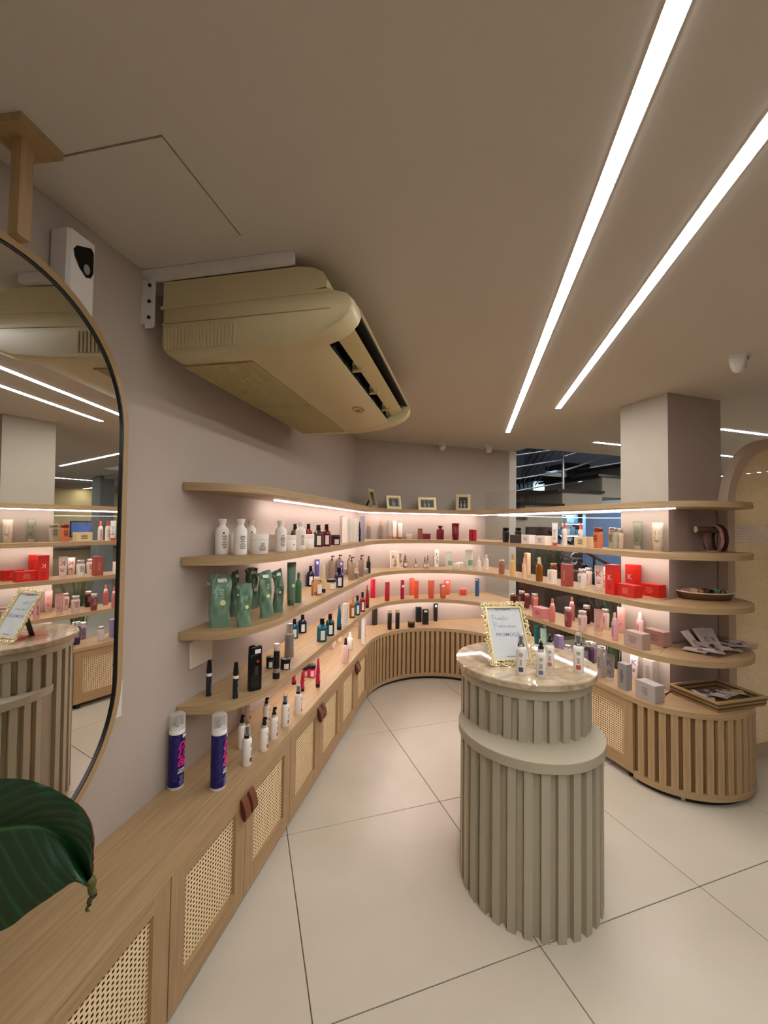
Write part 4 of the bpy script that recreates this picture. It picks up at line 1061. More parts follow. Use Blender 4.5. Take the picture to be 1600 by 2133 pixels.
def _add_flat(s, q, y):
    x0, x1, z0, z1 = q
    s.add([(x0, y, z0), (x1, y, z0), (x1, y, z1), (x0, y, z1)], [(0, 1, 2, 3)]); return s
MB.add_flat = _add_flat
PRODUCTS = [
 ('B', '2', -0.097, 1.933, 0.153, 0.056, 0.056, 25, ('#f2ece4', '#efe6de', '#8d1220'), 'flare dot', None, None, 'white flared-neck bottle with a red dot, first from left on second shelf', 'white bottles and jars on the second shelf'),
 ('J', '2', -0.052, 2.034, 0.084, 0.046, 0.046, 23, ('#f2ece4', '#efe6de', None), '', None, None, 'white jar peeking out behind the first two white bottles', 'white bottles and jars on the second shelf'),
 ('B', '2', -0.021, 1.895, 0.154, 0.057, 0.057, 23, ('#f2ece4', '#efe6de', None), 'flare text', None, None, 'white flared-neck bottle second from left on second shelf, no red dot', 'white bottles and jars on the second shelf'),
 ('B', '2', 0.024, 2.162, 0.153, 0.052, 0.052, 21, ('#f2ece4', '#ecdcd4', '#8d1220'), 'flare dot', None, None, 'pinkish white bottle with red dot, half hidden behind the wide white jar', 'white bottles and jars on the second shelf'),
 ('J', '2', 0.06, 1.955, 0.089, 0.083, 0.083, 20, ('#f2ece4', '#f1e9e0', None), 'text', None, None, 'wide white jar in front, the largest jar on second shelf', 'white bottles and jars on the second shelf'),
 ('J', '2', 0.14, 2.177, 0.081, 0.057, 0.057, 18, ('#f2ece4', '#e9dcd3', None), '', None, None, 'white jar in shadow behind the third standing white bottle', 'white bottles and jars on the second shelf'),
 ('B', '2', 0.165, 2.099, 0.151, 0.057, 0.057, 18, ('#f2ece4', '#efe6de', None), 'flare text', None, None, 'white flared-neck bottle right of the wide white jar', 'white bottles and jars on the second shelf'),
 ('J', '2', 0.219, 2.148, 0.078, 0.055, 0.055, 16, ('#f2ece4', '#efe6de', '#8d1220'), 'dot', None, None, 'white jar with small dark red dot between two white bottles', 'white bottles and jars on the second shelf'),
 ('B', '2', 0.281, 2.244, 0.148, 0.055, 0.055, 15, ('#f2ece4', '#efe6de', None), 'flare text', None, None, 'white flared-neck bottle in front of the dark apothecary bottles', 'white bottles and jars on the second shelf'),
 ('J', '2', 0.342, 2.324, 0.079, 0.048, 0.048, 14, ('#f2ece4', '#efe6de', None), '', None, None, 'small white jar beside the olive bottle on second shelf', 'white bottles and jars on the second shelf'),
 ('Q', '2', 0.292, 2.621, 0.137, 0.05, 0.05, 60, ('#3d3328', '#0d0b0b', '#e9e5de'), '', None, None, 'olive brown bottle with black cap hidden behind white jar', 'apothecary bottles with black caps on the second shelf'),
 ('Q', '2', 0.386, 2.697, 0.139, 0.052, 0.052, 60, ('#6d0b1d', '#0d0b0b', '#e9e5de'), '', None, None, 'crimson bottle with black cap peeking between white bottle and jar', 'apothecary bottles with black caps on the second shelf'),
 ('Q', '2', 0.417, 2.497, 0.133, 0.059, 0.059, 60, ('#40372a', '#0d0b0b', '#e9e5de'), '', None, None, 'olive brown bottle with white label and black cap, fully visible', 'apothecary bottles with black caps on the second shelf'),
 ('Q', '2', 0.481, 2.574, 0.137, 0.054, 0.054, 60, ('#6d0b1d', '#0d0b0b', '#e9e5de'), '', None, None, 'crimson bottle with white label and black cap, fully visible', 'apothecary bottles with black caps on the second shelf'),
 ('J', '2', 0.571, 2.728, 0.068, 0.067, 0.067, 60, ('#3a0a12', '#120a0a', '#d9d4cf'), 'patch', None, None, 'dark maroon jar with black lid at end of apothecary bottles', None),
 ('X', '2', 0.684, 3.035, 0.201, 0.021, 0.034, 60, ('#a79d95', None, None), '', None, None, 'slim grey box at left end of the slim white boxes', 'slim boxes standing on the second shelf'),
 ('X', '2', 0.699, 2.996, 0.193, 0.03, 0.036, 60, ('#efe9e1', None, None), '', None, None, 'first slim white box from left in the row of four', 'slim boxes standing on the second shelf'),
 ('X', '2', 0.747, 3.077, 0.188, 0.026, 0.036, 60, ('#ece6de', None, None), '', None, None, 'second slim white box from left in the row of four', 'slim boxes standing on the second shelf'),
 ('X', '2', 0.782, 3.118, 0.185, 0.024, 0.034, 60, ('#efe9e1', None, None), '', None, None, 'third slim white box from left in the row of four', 'slim boxes standing on the second shelf'),
 ('X', '2', 0.825, 3.163, 0.185, 0.034, 0.037, 60, ('#efe9e1', None, None), 'text', None, None, 'fourth slim white box from left with small print', 'slim boxes standing on the second shelf'),
 ('S', '2', 0.877, 3.248, 0.157, 0.023, 0.023, 60, ('#17161a', '#1b1a1e', None), '', None, None, 'slim black bottle between white box and lilac grey box', None),
 ('X', '2', 0.916, 3.302, 0.21, 0.026, 0.036, 60, ('#a7a1ac', None, None), '', None, None, 'slim lilac grey box beside slim black bottle', 'slim boxes standing on the second shelf'),
 ('S', '2', 1.153, 3.926, 0.173, 0.038, 0.038, 25, ('#f3ece2', '#c59a5a', None), 'glass', None, None, 'clear slim bottle of pale liquid with gold cap, by the corner', None),
 ('S', '2', 1.279, 3.923, 0.18, 0.043, 0.043, 17, ('#f3efe6', '#b98e3f', None), 'glass', None, None, 'clear perfume bottle with gold stopper on second shelf', None),
 ('X', '2', 1.384, 3.926, 0.187, 0.034, 0.034, 11, ('#b9b3a2', None, '#c38d6d'), 'foot', None, None, 'slim grey green box with copper foot beside pale bottle', None),
 ('T', '2', 1.418, 3.899, 0.182, 0.043, 0.043, -2, ('#efe6dd', '#b77a5a', None), '', None, None, 'pale tube with copper lower half beside the slim grey box', None),
 ('T', '2', 1.478, 3.907, 0.164, 0.053, 0.053, -3, ('#e6d9cc', '#a86a4c', None), '', None, None, 'beige tube with copper cap in front of second shelf back wall', None),
 ('J', '2', 1.578, 3.909, 0.053, 0.068, 0.068, -2, ('#cfc5b6', '#c9bfb2', None), '', None, None, 'low clear jar with silver lid on second shelf', None),
 ('X', '2', 1.672, 3.846, 0.109, 0.041, 0.033, -9, ('#8b5340', None, None), '', None, None, 'small copper brown box standing on second shelf', None),
 ('X', '2', 1.751, 3.862, 0.057, 0.073, 0.058, -14, ('#7c1020', None, None), '', None, None, 'low maroon box lying beside the copper box', None),
 ('B', '2', 1.88, 3.811, 0.141, 0.077, 0.077, -24, ('#6d0a18', '#5b0a16', '#e0c8b8'), 'flare', None, None, 'maroon bottle with flared cap at middle of back wall', None),
 ('T', '2', 1.987, 3.687, 0.167, 0.076, 0.076, -10, ('#7a0b1c', '#6a0a18', '#e7d9d0'), '', None, None, 'maroon tube with white sticker near flared maroon bottle', None),
 ('X', '2', 2.043, 3.479, 0.108, 0.034, 0.027, -50, ('#a11425', None, None), '', None, None, 'left of two small red boxes near glass corner', None),
 ('X', '2', 2.064, 3.448, 0.104, 0.029, 0.023, -53, ('#b5182a', None, None), '', None, None, 'right of two small red boxes near glass corner', None),
 ('K', '2', 2.201, 3.152, 0.131, 0.055, 0.055, -82, ('#121113', '#15141a', None), '', None, None, 'black bottle with shiny black cap in front of glass, fully visible', 'black bottles before the glass'),
 ('K', '2', 2.452, 3.314, 0.132, 0.054, 0.054, -75, ('#121113', '#15141a', None), '', None, None, 'black bottle half hidden behind the dark box', 'black bottles before the glass'),
 ('X', '2', 2.213, 3.013, 0.07, 0.094, 0.071, -90, ('#332c2b', None, None), '', None, None, 'low dark brown box in front of black bottle', 'low boxes on the second shelf before the glass'),
 ('X', '2', 2.21, 2.851, 0.074, 0.097, 0.068, -90, ('#efe2da', None, '#9f9a98'), 'text', None, None, 'low white box next to the dark brown box', 'low boxes on the second shelf before the glass'),
 ('X', '2', 2.213, 2.675, 0.071, 0.119, 0.072, -90, ('#efe0d6', None, '#9f9a98'), 'text', None, None, 'low white box left of tube with orange foot', 'low boxes on the second shelf before the glass'),
 ('T', '2', 2.209, 2.543, 0.173, 0.042, 0.042, -53, ('#eae4da', '#d8452f', '#8a8580'), 'text', None, None, 'white tube standing on an orange red cap', None),
 ('S', '2', 2.293, 2.538, 0.178, 0.04, 0.04, -90, ('#efe8e2', '#e5603f', '#9a928c'), 'text', None, None, 'white spray bottle with orange cap, front one on second shelf', 'white sprays with orange caps'),
 ('S', '2', 2.458, 2.548, 0.173, 0.039, 0.039, -90, ('#efe3de', '#e5603f', '#9a928c'), 'text', None, None, 'white spray bottle with orange cap behind the cream box', 'white sprays with orange caps'),
 ('X', '2', 2.295, 2.348, 0.074, 0.117, 0.07, -90, ('#e8d3a4', None, '#6d6350'), 'text', None, None, 'low cream yellow box beside copper-capped orange bottle', 'low boxes on the second shelf before the glass'),
 ('K', '2', 2.294, 2.223, 0.14, 0.058, 0.058, -90, ('#d67a4f', '#9a4a34', '#5e2e1e'), 'text', None, None, 'orange bottle with copper cap on second shelf', 'bath bottles with chrome caps'),
 ('K', '2', 2.384, 2.182, 0.143, 0.059, 0.059, -90, ('#b9bca8', '#c9c7c2', '#7f7d70'), 'text', None, None, 'pale grey green bottle with chrome cap on second shelf', 'bath bottles with chrome caps'),
 ('T', '2', 2.452, 2.055, 0.185, 0.055, 0.055, -62, ('#8a8f79', '#b7b09c', '#5b5f4e'), 'text', None, None, 'sage grey tube standing before the pink lit column', None),
 ('T', '2', 2.446, 1.909, 0.178, 0.063, 0.063, -64, ('#e6d8c2', '#d8c3a4', '#8f8370'), 'text', None, None, 'cream tube at right end of second shelf products', None),
 ('G', '3', -0.091, 1.825, 0.215, 0.084, 0.035, 15, ('#6c8b73', '#d8d694', None), 'sticker', None, None, 'big green refill pouch in front at left end with yellow green dot', 'green refill pouches on the third shelf'),
 ('G', '3', -0.043, 2.022, 0.209, 0.041, 0.033, 40, ('#607c67', '#c8cf90', None), 'sticker', None, None, 'narrow green pouch standing behind the big left pouch', 'green refill pouches on the third shelf'),
 ('G', '3', 0.002, 1.806, 0.178, 0.058, 0.029, 20, ('#6c8b73', '#e0dd98', None), 'spout', None, None, 'crumpled green pouch in front with twisted spout, second in front row', 'green refill pouches on the third shelf'),
 ('G', '3', 0.041, 2.177, 0.205, 0.066, 0.03, 30, ('#607c67', '#e2b79c', None), 'spout sticker', None, None, 'green pouch with peach dot behind the crumpled pouch', 'green refill pouches on the third shelf'),
 ('G', '3', 0.096, 1.954, 0.214, 0.063, 0.031, 20, ('#6c8b73', '#e0dd98', None), 'spout sticker', None, None, 'green pouch with pale yellow dot right of the crumpled pouch', 'green refill pouches on the third shelf'),
 ('G', '3', 0.159, 2.055, 0.211, 0.049, 0.025, 10, ('#607c67', '#e2b79c', None), 'sticker', None, None, 'green pouch with peach dot, rightmost of the pouches', 'green refill pouches on the third shelf'),
 ('T', '3', 0.233, 2.212, 0.223, 0.048, 0.048, 12, ('#607c67', '#3f6046', '#cfcf92'), 'dot', None, None, 'tall green tube with yellow dot next to pouches', None),
 ('B', '3', 0.278, 2.277, 0.163, 0.036, 0.036, 60, ('#48704f', '#41654a', None), '', None, None, 'small green bottle right of the tall green tube', None),
 ('Q', '3', 0.429, 2.855, 0.138, 0.052, 0.052, 60, ('#221a35', '#0d0b12', '#e4e2e0'), '', None, None, 'dark purple bottle left of violet tube', 'purple and violet hair products on the third shelf'),
 ('T', '3', 0.491, 2.969, 0.173, 0.037, 0.037, 9, ('#5a4f96', '#17151f', '#e6e3ea'), 'sticker', None, None, 'violet tube with white sticker standing behind left purple bottle', 'purple and violet hair products on the third shelf'),
 ('J', '3', 0.411, 2.49, 0.107, 0.063, 0.063, 60, ('#e2b48c', '#e6c6a6', '#f0e6da'), 'patch tall', None, None, 'peach translucent bottle with white label at shelf edge', None),
 ('T', '3', 0.469, 2.569, 0.173, 0.031, 0.031, 60, ('#d8c08a', '#17141a', '#efe6cf'), '', None, None, 'slim gold tube with black cap beside the peach bottle', None),
 ('R', '3', 0.649, 3.216, 0.181, 0.049, 0.049, 60, ('#8a7663', '#4d4138', None), '', None, None, 'taupe pump bottle behind the cream jar', 'taupe pump bottles on the third shelf'),
 ('J', '3', 0.542, 2.689, 0.067, 0.062, 0.062, 60, ('#d9cba6', '#14110f', '#efe8d6'), 'patch', None, None, 'cream jar with black lid in front of taupe pump bottle', None),
 ('R', '3', 0.752, 3.408, 0.174, 0.05, 0.05, 60, ('#8a7663', '#4d4138', None), '', None, None, 'taupe pump bottle behind right purple bottle', 'taupe pump bottles on the third shelf'),
 ('Q', '3', 0.609, 2.773, 0.134, 0.062, 0.062, 60, ('#241b3c', '#0d0b12', '#e4e2e0'), '', None, None, 'dark purple bottle right of cream jar', 'purple and violet hair products on the third shelf'),
 ('T', '3', 0.724, 3.226, 0.134, 0.04, 0.04, 5, ('#5d5298', '#17151f', '#e6e3ea'), 'sticker', None, None, 'violet tube behind right purple bottle', 'purple and violet hair products on the third shelf'),
 ('J', '3', 0.817, 3.465, 0.051, 0.041, 0.041, 60, ('#a59b90', '#b1a79c', None), '', None, None, 'small grey jar between violet tube and taupe pumps', 'small grey jars by the taupe pumps'),
 ('R', '3', 0.839, 3.424, 0.168, 0.036, 0.036, 60, ('#8a7663', '#4d4138', None), '', None, None, 'taupe pump bottle half hidden behind its front twin', 'taupe pump bottles on the third shelf'),
 ('R', '3', 0.787, 3.139, 0.176, 0.048, 0.048, 60, ('#907b67', '#4d4138', None), '', None, None, 'taupe pump bottle nearest the shelf edge', 'taupe pump bottles on the third shelf'),
 ('J', '3', 0.847, 3.198, 0.047, 0.038, 0.038, 60, ('#9a8f84', '#a89e93', None), '', None, None, 'small grey jar right of nearest taupe pump', 'small grey jars by the taupe pumps'),
 ('R', '3', 0.914, 3.313, 0.177, 0.048, 0.048, 60, ('#8d7864', '#4d4138', None), '', None, None, 'taupe pump bottle furthest right of its group', 'taupe pump bottles on the third shelf'),
 ('J', '3', 0.99, 3.429, 0.051, 0.041, 0.041, 57, ('#9e9387', '#aba095', None), '', None, None, 'small grey jar right of furthest taupe pump', 'small grey jars by the taupe pumps'),
 ('S', '3', 1.034, 3.505, 0.152, 0.038, 0.038, 49, ('#151316', '#1f1b1c', None), '', None, None, 'slim black spray bottle at inner corner of third shelf', None),
 ('X', '3', 1.401, 3.883, 0.168, 0.06, 0.03, 10, ('#efe6da', None, '#b59a5e'), 'floral', None, None, 'left white box with gold floral print on third shelf', 'white gold floral boxes'),
 ('X', '3', 1.461, 3.852, 0.16, 0.057, 0.029, 6, ('#ece3d7', None, '#b59a5e'), 'floral', None, None, 'right white box with gold floral print on third shelf', 'white gold floral boxes'),
 ('D', '3', 1.546, 3.925, 0.128, 0.041, 0.041, 0, ('#77563c', '#57402f', '#e6dac8'), '', None, None, 'brown dropper bottle with white label next to floral boxes', 'small dropper bottles on the third shelf'),
 ('D', '3', 1.646, 3.888, 0.093, 0.029, 0.029, -7, ('#9a7c48', '#7b6440', '#e6dac8'), '', None, None, 'smallest amber dropper bottle standing alone', 'small dropper bottles on the third shelf'),
 ('D', '3', 1.71, 3.805, 0.114, 0.029, 0.029, -12, ('#9c8577', '#5d4c43', '#d8cbbd'), '', None, None, 'left of a pair of grey brown dropper bottles', 'small dropper bottles on the third shelf'),
 ('D', '3', 1.739, 3.798, 0.133, 0.026, 0.026, -15, ('#a78d7d', '#5d4c43', '#d8cbbd'), '', None, None, 'right of a pair of grey brown dropper bottles', 'small dropper bottles on the third shelf'),
 ('X', '3', 1.893, 3.915, 0.178, 0.042, 0.029, -22, ('#efece2', None, '#7f9a78'), 'floral', None, None, 'slim white box with green leaf print on third shelf', None),
 ('T', '3', 1.906, 3.667, 0.174, 0.072, 0.072, -9, ('#dfe3d3', '#e9e6dc', '#8fa58a'), 'patch', None, None, 'white green tube left of the two white jars', 'white and pale green toiletries on the third shelf'),
 ('J', '3', 1.992, 3.674, 0.054, 0.066, 0.066, -36, ('#e6e4d8', '#efece3', None), '', None, None, 'front white jar with pale green side', 'white and pale green toiletries on the third shelf'),
 ('J', '3', 2.101, 3.794, 0.056, 0.068, 0.068, -37, ('#e6e4d8', '#efece3', None), '', None, None, 'white jar behind the front white jar', 'white and pale green toiletries on the third shelf'),
 ('T', '3', 2.078, 3.576, 0.197, 0.083, 0.083, -12, ('#dde2d0', '#e9e6dc', '#8fa58a'), 'patch', None, None, 'large white green tube right of the white jars', 'white and pale green toiletries on the third shelf'),
 ('S', '3', 2.118, 3.465, 0.144, 0.04, 0.04, -55, ('#e9e6da', '#efece3', None), '', None, None, 'white spray bottle right of the large green white tube', 'white and pale green toiletries on the third shelf'),
 ('B', '3', 2.254, 3.547, 0.149, 0.046, 0.046, -56, ('#efece4', '#e9e4da', None), '', None, None, 'white slim bottle next to the glass pane corner', 'white and pale green toiletries on the third shelf'),
 ('K', '3', 2.19, 3.196, 0.129, 0.052, 0.052, -78, ('#9a6448', '#c9b6a2', None), '', None, None, 'brown bottle with silver cap before the glass on third shelf', 'bath bottles with chrome caps'),
 ('S', '3', 2.212, 3.065, 0.194, 0.04, 0.04, -90, ('#d9b26c', '#b88a44', None), '', None, None, 'tall gold bottle on third shelf before the glass', None),
 ('S', '3', 2.206, 2.9, 0.169, 0.036, 0.036, -90, ('#e6bb95', '#e0a888', '#b0453a'), 'text', None, None, 'peach slim spray bottle in front of cream box', None),
 ('X', '3', 2.365, 3.066, 0.197, 0.046, 0.037, -90, ('#ead3ab', None, None), '', None, None, 'tall cream box behind the peach spray bottle', None),
 ('S', '3', 2.206, 2.713, 0.188, 0.053, 0.053, -90, ('#a8661a', '#e3c592', None), 'glass pump', None, None, 'amber oil bottle with gold collar and clear pump', None),
 ('K', '3', 2.42, 2.798, 0.131, 0.055, 0.055, -90, ('#6d2f12', '#c69a62', None), '', None, None, 'amber brown bottle with gold cap behind small white box', 'bath bottles with chrome caps'),
 ('X', '3', 2.219, 2.584, 0.103, 0.051, 0.046, -90, ('#eadfd0', None, '#a8906c'), 'text', None, None, 'small white carton in front of amber brown bottle', None),
 ('X', '3', 2.225, 2.436, 0.16, 0.064, 0.057, -90, ('#a34b40', None, '#c9786a'), 'text', None, None, 'tall rose brown carton on third shelf', None),
 ('K', '3', 2.254, 2.324, 0.136, 0.055, 0.055, -90, ('#eee8e0', '#cfccc8', '#8f8a86'), 'text', None, None, 'white bottle with chrome cap right of rose brown carton', 'bath bottles with chrome caps'),
 ('K', '3', 2.461, 2.513, 0.144, 0.04, 0.04, -90, ('#dcd6ce', '#16151a', None), '', None, None, 'bottle with black cap behind the chrome-capped white bottle', None),
 ('T', '3', 2.295, 2.217, 0.171, 0.058, 0.058, -58, ('#ece3d9', '#e6d3c2', '#b03a3a'), 'K', None, None, 'white tube printed with a large letter K', None),
 ('X', '3', 2.255, 2.068, 0.191, 0.069, 0.059, -90, ('#d8241a', None, '#f3c8bd'), 'K', None, None, 'tall red carton with K, front one at shelf edge', 'red cartons printed with a letter K'),
 ('X', '3', 2.447, 2.085, 0.186, 0.071, 0.06, -90, ('#d8241a', None, '#f4d6cc'), 'K', None, None, 'tall red carton with K, standing against the lit column', 'red cartons printed with a letter K'),
 ('X', '3', 2.283, 1.973, 0.076, 0.124, 0.068, -90, ('#cf2a1f', None, '#e77a6c'), 'text', None, None, 'low red carton lying in front of the tall red ones', 'low red cartons'),
 ('X', '3', 2.448, 1.946, 0.078, 0.127, 0.063, -90, ('#d32a1e', None, '#e77a6c'), 'text', None, None, 'low red carton further right beside the tray', 'low red cartons'),
 ('M', '4', -0.128, 1.847, 0.144, 0.022, 0.022, 60, ('#20242c', '#0c0c0d', '#e8e4de'), '', None, None, 'left black marker-like hair pen with white band', 'hair pens on fourth shelf'),
 ('M', '4', -0.024, 1.793, 0.142, 0.022, 0.022, 60, ('#20242c', '#0c0c0d', '#e8e4de'), '', None, None, 'right black marker-like hair pen with white band', 'hair pens on fourth shelf'),
 ('F', '4', 0.051, 1.862, 0.185, 0.057, 0.035, 20, ('#0c0b0c', '#0f0e10', '#b01c24'), '', None, None, 'large black flask bottle with red dot and white sticker', None),
 ('J', '4', 0.129, 2.12, 0.055, 0.038, 0.038, 60, ('#151313', '#0f0e0e', '#e6e0d8'), 'patch', None, None, 'black jar left of the clear-topped black tube', 'black jars on the fourth shelf'),
 ('U', '4', 0.148, 1.969, 0.156, 0.033, 0.033, 60, ('#100f10', '#e8e2da', '#e8e4de'), '', None, None, 'black brush tube with clear top between two black jars', None),
 ('J', '4', 0.2, 2.085, 0.051, 0.05, 0.05, 60, ('#151313', '#0f0e0e', '#e6e0d8'), 'patch', None, None, 'black jar right of the clear-topped black tube', 'black jars on the fourth shelf'),
 ('S', '4', 0.235, 2.262, 0.176, 0.05, 0.05, 60, ('#8b867f', '#c4bdb5', '#cfcac3'), 'can text', None, None, 'silver grey mousse can with clear cap', None),
 ('Q', '4', 0.301, 2.625, 0.118, 0.049, 0.049, 60, ('#0c5566', '#0d0b0b', '#dfe4e4'), '', None, None, 'teal bottle half hidden behind the silver can', 'teal and navy apothecary bottles on the fourth shelf'),
 ('Q', '4', 0.367, 2.747, 0.116, 0.055, 0.055, 60, ('#0c1d36', '#0b0b10', '#dfe4e4'), '', None, None, 'dark navy bottle behind the silver can', 'teal and navy apothecary bottles on the fourth shelf'),
 ('Q', '4', 0.454, 2.517, 0.136, 0.061, 0.061, 60, ('#0a5a6c', '#0d0b0b', '#dfe4e4'), '', None, None, 'bright teal bottle with white labels nearest shelf edge', 'teal and navy apothecary bottles on the fourth shelf'),
 ('Q', '4', 0.526, 2.634, 0.137, 0.055, 0.055, 60, ('#0b3236', '#0b0b0b', '#dfe4e4'), '', None, None, 'dark green bottle behind the bright teal bottle', 'teal and navy apothecary bottles on the fourth shelf'),
 ('T', '4', 0.613, 2.754, 0.169, 0.042, 0.042, 60, ('#0d5f78', '#0b0b0f', '#dfe4e4'), 'patch', None, None, 'teal tube standing on black cap', None),
 ('X', '4', 0.677, 2.85, 0.155, 0.047, 0.028, 60, ('#ddd3c6', None, '#8f8a86'), 'text', None, None, 'white pouch-like carton right of teal tube', None),
 ('Q', '4', 0.786, 3.087, 0.154, 0.046, 0.046, 60, ('#8a5222', '#c0854a', '#dfd2c0'), '', None, None, 'amber bottle with copper cap on fourth shelf', None),
 ('Q', '4', 0.847, 3.166, 0.153, 0.045, 0.045, 60, ('#0b5b6a', '#0c0c0e', '#dfe4e4'), '', None, None, 'teal bottle between amber and red bottles', 'teal and navy apothecary bottles on the fourth shelf'),
 ('Q', '4', 0.921, 3.285, 0.156, 0.047, 0.047, 60, ('#8d1420', '#0c0b0b', '#e6dedb'), '', None, None, 'dark red bottle with white sticker on cap', None),
 ('T', '4', 1.002, 3.417, 0.192, 0.041, 0.041, 57, ('#8f0e1c', '#0c0b0b', '#e6dedb'), 'sticker', None, None, 'dark red tube on black cap near the corner', None),
 ('B', '4', 1.19, 3.871, 0.182, 0.049, 0.049, 24, ('#d3173d', '#c71a3c', None), 'slim', None, None, 'bright pink red bottle first along curve', 'red and pink products along the fourth shelf curve'),
 ('B', '4', 1.276, 3.69, 0.176, 0.045, 0.045, 23, ('#b3142a', '#a31427', None), 'slim', None, None, 'red bottle nearest shelf edge along curve', 'red and pink products along the fourth shelf curve'),
 ('B', '4', 1.45, 3.747, 0.182, 0.037, 0.037, 8, ('#a8132c', '#9b1228', '#e6d9d6'), 'slim patch', None, None, 'slim red bottle with white band', 'red and pink products along the fourth shelf curve'),
 ('X', '4', 1.626, 3.925, 0.173, 0.039, 0.031, -5, ('#e8603f', None, None), '', None, None, 'tall coral carton behind coral tube', 'coral products on the fourth shelf'),
 ('B', '4', 1.599, 3.751, 0.172, 0.044, 0.044, -4, ('#d9583a', '#d2573a', None), 'slim', None, None, 'slim coral bottle beside tall coral carton', 'coral products on the fourth shelf'),
 ('T', '4', 1.74, 3.715, 0.173, 0.068, 0.068, -7, ('#df5f40', '#d65538', None), '', None, None, 'coral tube standing alone in middle of curve', 'coral products on the fourth shelf'),
 ('T', '4', 1.856, 3.687, 0.14, 0.07, 0.07, -9, ('#cf6a48', '#c8603f', '#e9d3c6'), 'sticker', None, None, 'dull coral tube with sticker, front of a pair', 'coral products on the fourth shelf'),
 ('T', '4', 1.998, 3.882, 0.146, 0.072, 0.072, -9, ('#e8684a', '#dd5c40', '#f0dcd2'), 'sticker', None, None, 'bright coral tube behind the dull coral tube', 'coral products on the fourth shelf'),
 ('J', '4', 2.15, 3.816, 0.064, 0.076, 0.076, -39, ('#e06243', '#e0705a', None), '', None, None, 'low coral jar on fourth shelf', 'coral products on the fourth shelf'),
 ('B', '4', 2.256, 3.716, 0.182, 0.043, 0.043, -47, ('#2f5f8d', '#2b567f', '#dfe4e8'), 'slim sticker', None, None, 'blue bottle at glass corner on fourth shelf', None),
 ('K', '4', 2.307, 3.189, 0.112, 0.05, 0.05, -81, ('#5c0e16', '#cfc4c0', None), '', None, None, 'dark red bottle behind the ornate sign frame', 'pink and burgundy products on the fourth shelf before the glass'),
 ('K', '4', 2.344, 3.113, 0.144, 0.053, 0.053, -86, ('#7d2a35', '#d9c9c4', None), 'glass', None, None, 'rosy red bottle above the sign frame corner', 'pink and burgundy products on the fourth shelf before the glass'),
 ('K', '4', 2.359, 3.063, 0.126, 0.048, 0.048, -90, ('#9a4048', '#cfb8b2', None), 'glass', None, None, 'rosy translucent bottle leaning close behind frame corner', 'pink and burgundy products on the fourth shelf before the glass'),
 ('K', '4', 2.416, 3.03, 0.129, 0.055, 0.055, -90, ('#d98478', '#e3dad6', None), '', None, None, 'salmon pink bottle with white cap left of pink carton', 'pink and burgundy products on the fourth shelf before the glass'),
 ('X', '4', 2.219, 2.703, 0.08, 0.116, 0.081, -90, ('#c47a78', None, '#8f4a48'), 'text', None, None, 'pink carton lying left of pink sprays', 'pink and burgundy products on the fourth shelf before the glass'),
 ('S', '4', 2.199, 2.557, 0.173, 0.04, 0.04, -90, ('#c9756b', '#c4675c', '#e9c9c0'), 'collar', None, None, 'salmon spray bottle with white collar, front one', 'pink and burgundy products on the fourth shelf before the glass'),
 ('K', '4', 2.206, 2.406, 0.139, 0.049, 0.049, -90, ('#b3565a', '#dcd2ce', None), 'glass', None, None, 'translucent rosy bottle with white cap', 'pink and burgundy products on the fourth shelf before the glass'),
 ('S', '4', 2.398, 2.576, 0.173, 0.04, 0.04, -90, ('#cc7a72', '#c86c62', '#e9c9c0'), 'collar', None, None, 'salmon spray bottle behind translucent rosy bottle', 'pink and burgundy products on the fourth shelf before the glass'),
 ('K', '4', 2.211, 2.278, 0.139, 0.055, 0.055, -90, ('#d9bdb6', '#cfcac6', '#8f6a66'), 'text', None, None, 'pale pink bottle with chrome cap in front', 'pink and burgundy products on the fourth shelf before the glass'),
 ('K', '4', 2.416, 2.448, 0.137, 0.051, 0.051, -90, ('#5c1a26', '#dcd6d2', None), 'glass', None, None, 'burgundy bottle with white cap behind pale pink one', 'pink and burgundy products on the fourth shelf before the glass'),
 ('T', '4', 2.253, 2.182, 0.166, 0.056, 0.056, -58, ('#d4a49a', '#e0c2ac', '#b07870'), 'text', None, None, 'dusty pink tube at the shelf edge', 'pink and burgundy products on the fourth shelf before the glass'),
 ('K', '4', 2.421, 2.284, 0.14, 0.046, 0.046, -90, ('#edd5d0', '#d0ccc8', '#b05a62'), 'text', None, None, 'white pink bottle with chrome cap behind dusty pink tube', 'pink and burgundy products on the fourth shelf before the glass'),
 ('S', '4', 2.231, 2.034, 0.174, 0.037, 0.037, -90, ('#e0a6ac', '#eab6b4', '#8d2f45'), 'collar text', None, None, 'pink spray bottle at shelf edge nearest column', 'pink and burgundy products on the fourth shelf before the glass'),
 ('T', '4', 2.447, 2.178, 0.171, 0.051, 0.051, -60, ('#eab3ae', '#e3bfae', '#b87a7a'), 'text', None, None, 'light pink tube standing before lit column', 'pink and burgundy products on the fourth shelf before the glass'),
 ('S', '4', 2.459, 2.047, 0.162, 0.043, 0.043, -90, ('#efc9c8', '#f3e3e0', '#c04a55'), 'collar text', None, None, 'clear pink spray bottle standing by itself before the column', 'pink and burgundy products on the fourth shelf before the glass'),
 ('X', '4', 2.238, 1.884, 0.09, 0.123, 0.067, -90, ('#b39a90', None, '#8a726a'), 'text', None, None, 'grey pink carton at shelf edge, left of two', 'grey pink cartons at right end of the fourth shelf'),
 ('X', '4', 2.417, 1.893, 0.087, 0.125, 0.063, -90, ('#b08d84', None, '#8a726a'), 'text', None, None, 'grey pink carton beside the sachet tray, right of two', 'grey pink cartons at right end of the fourth shelf'),
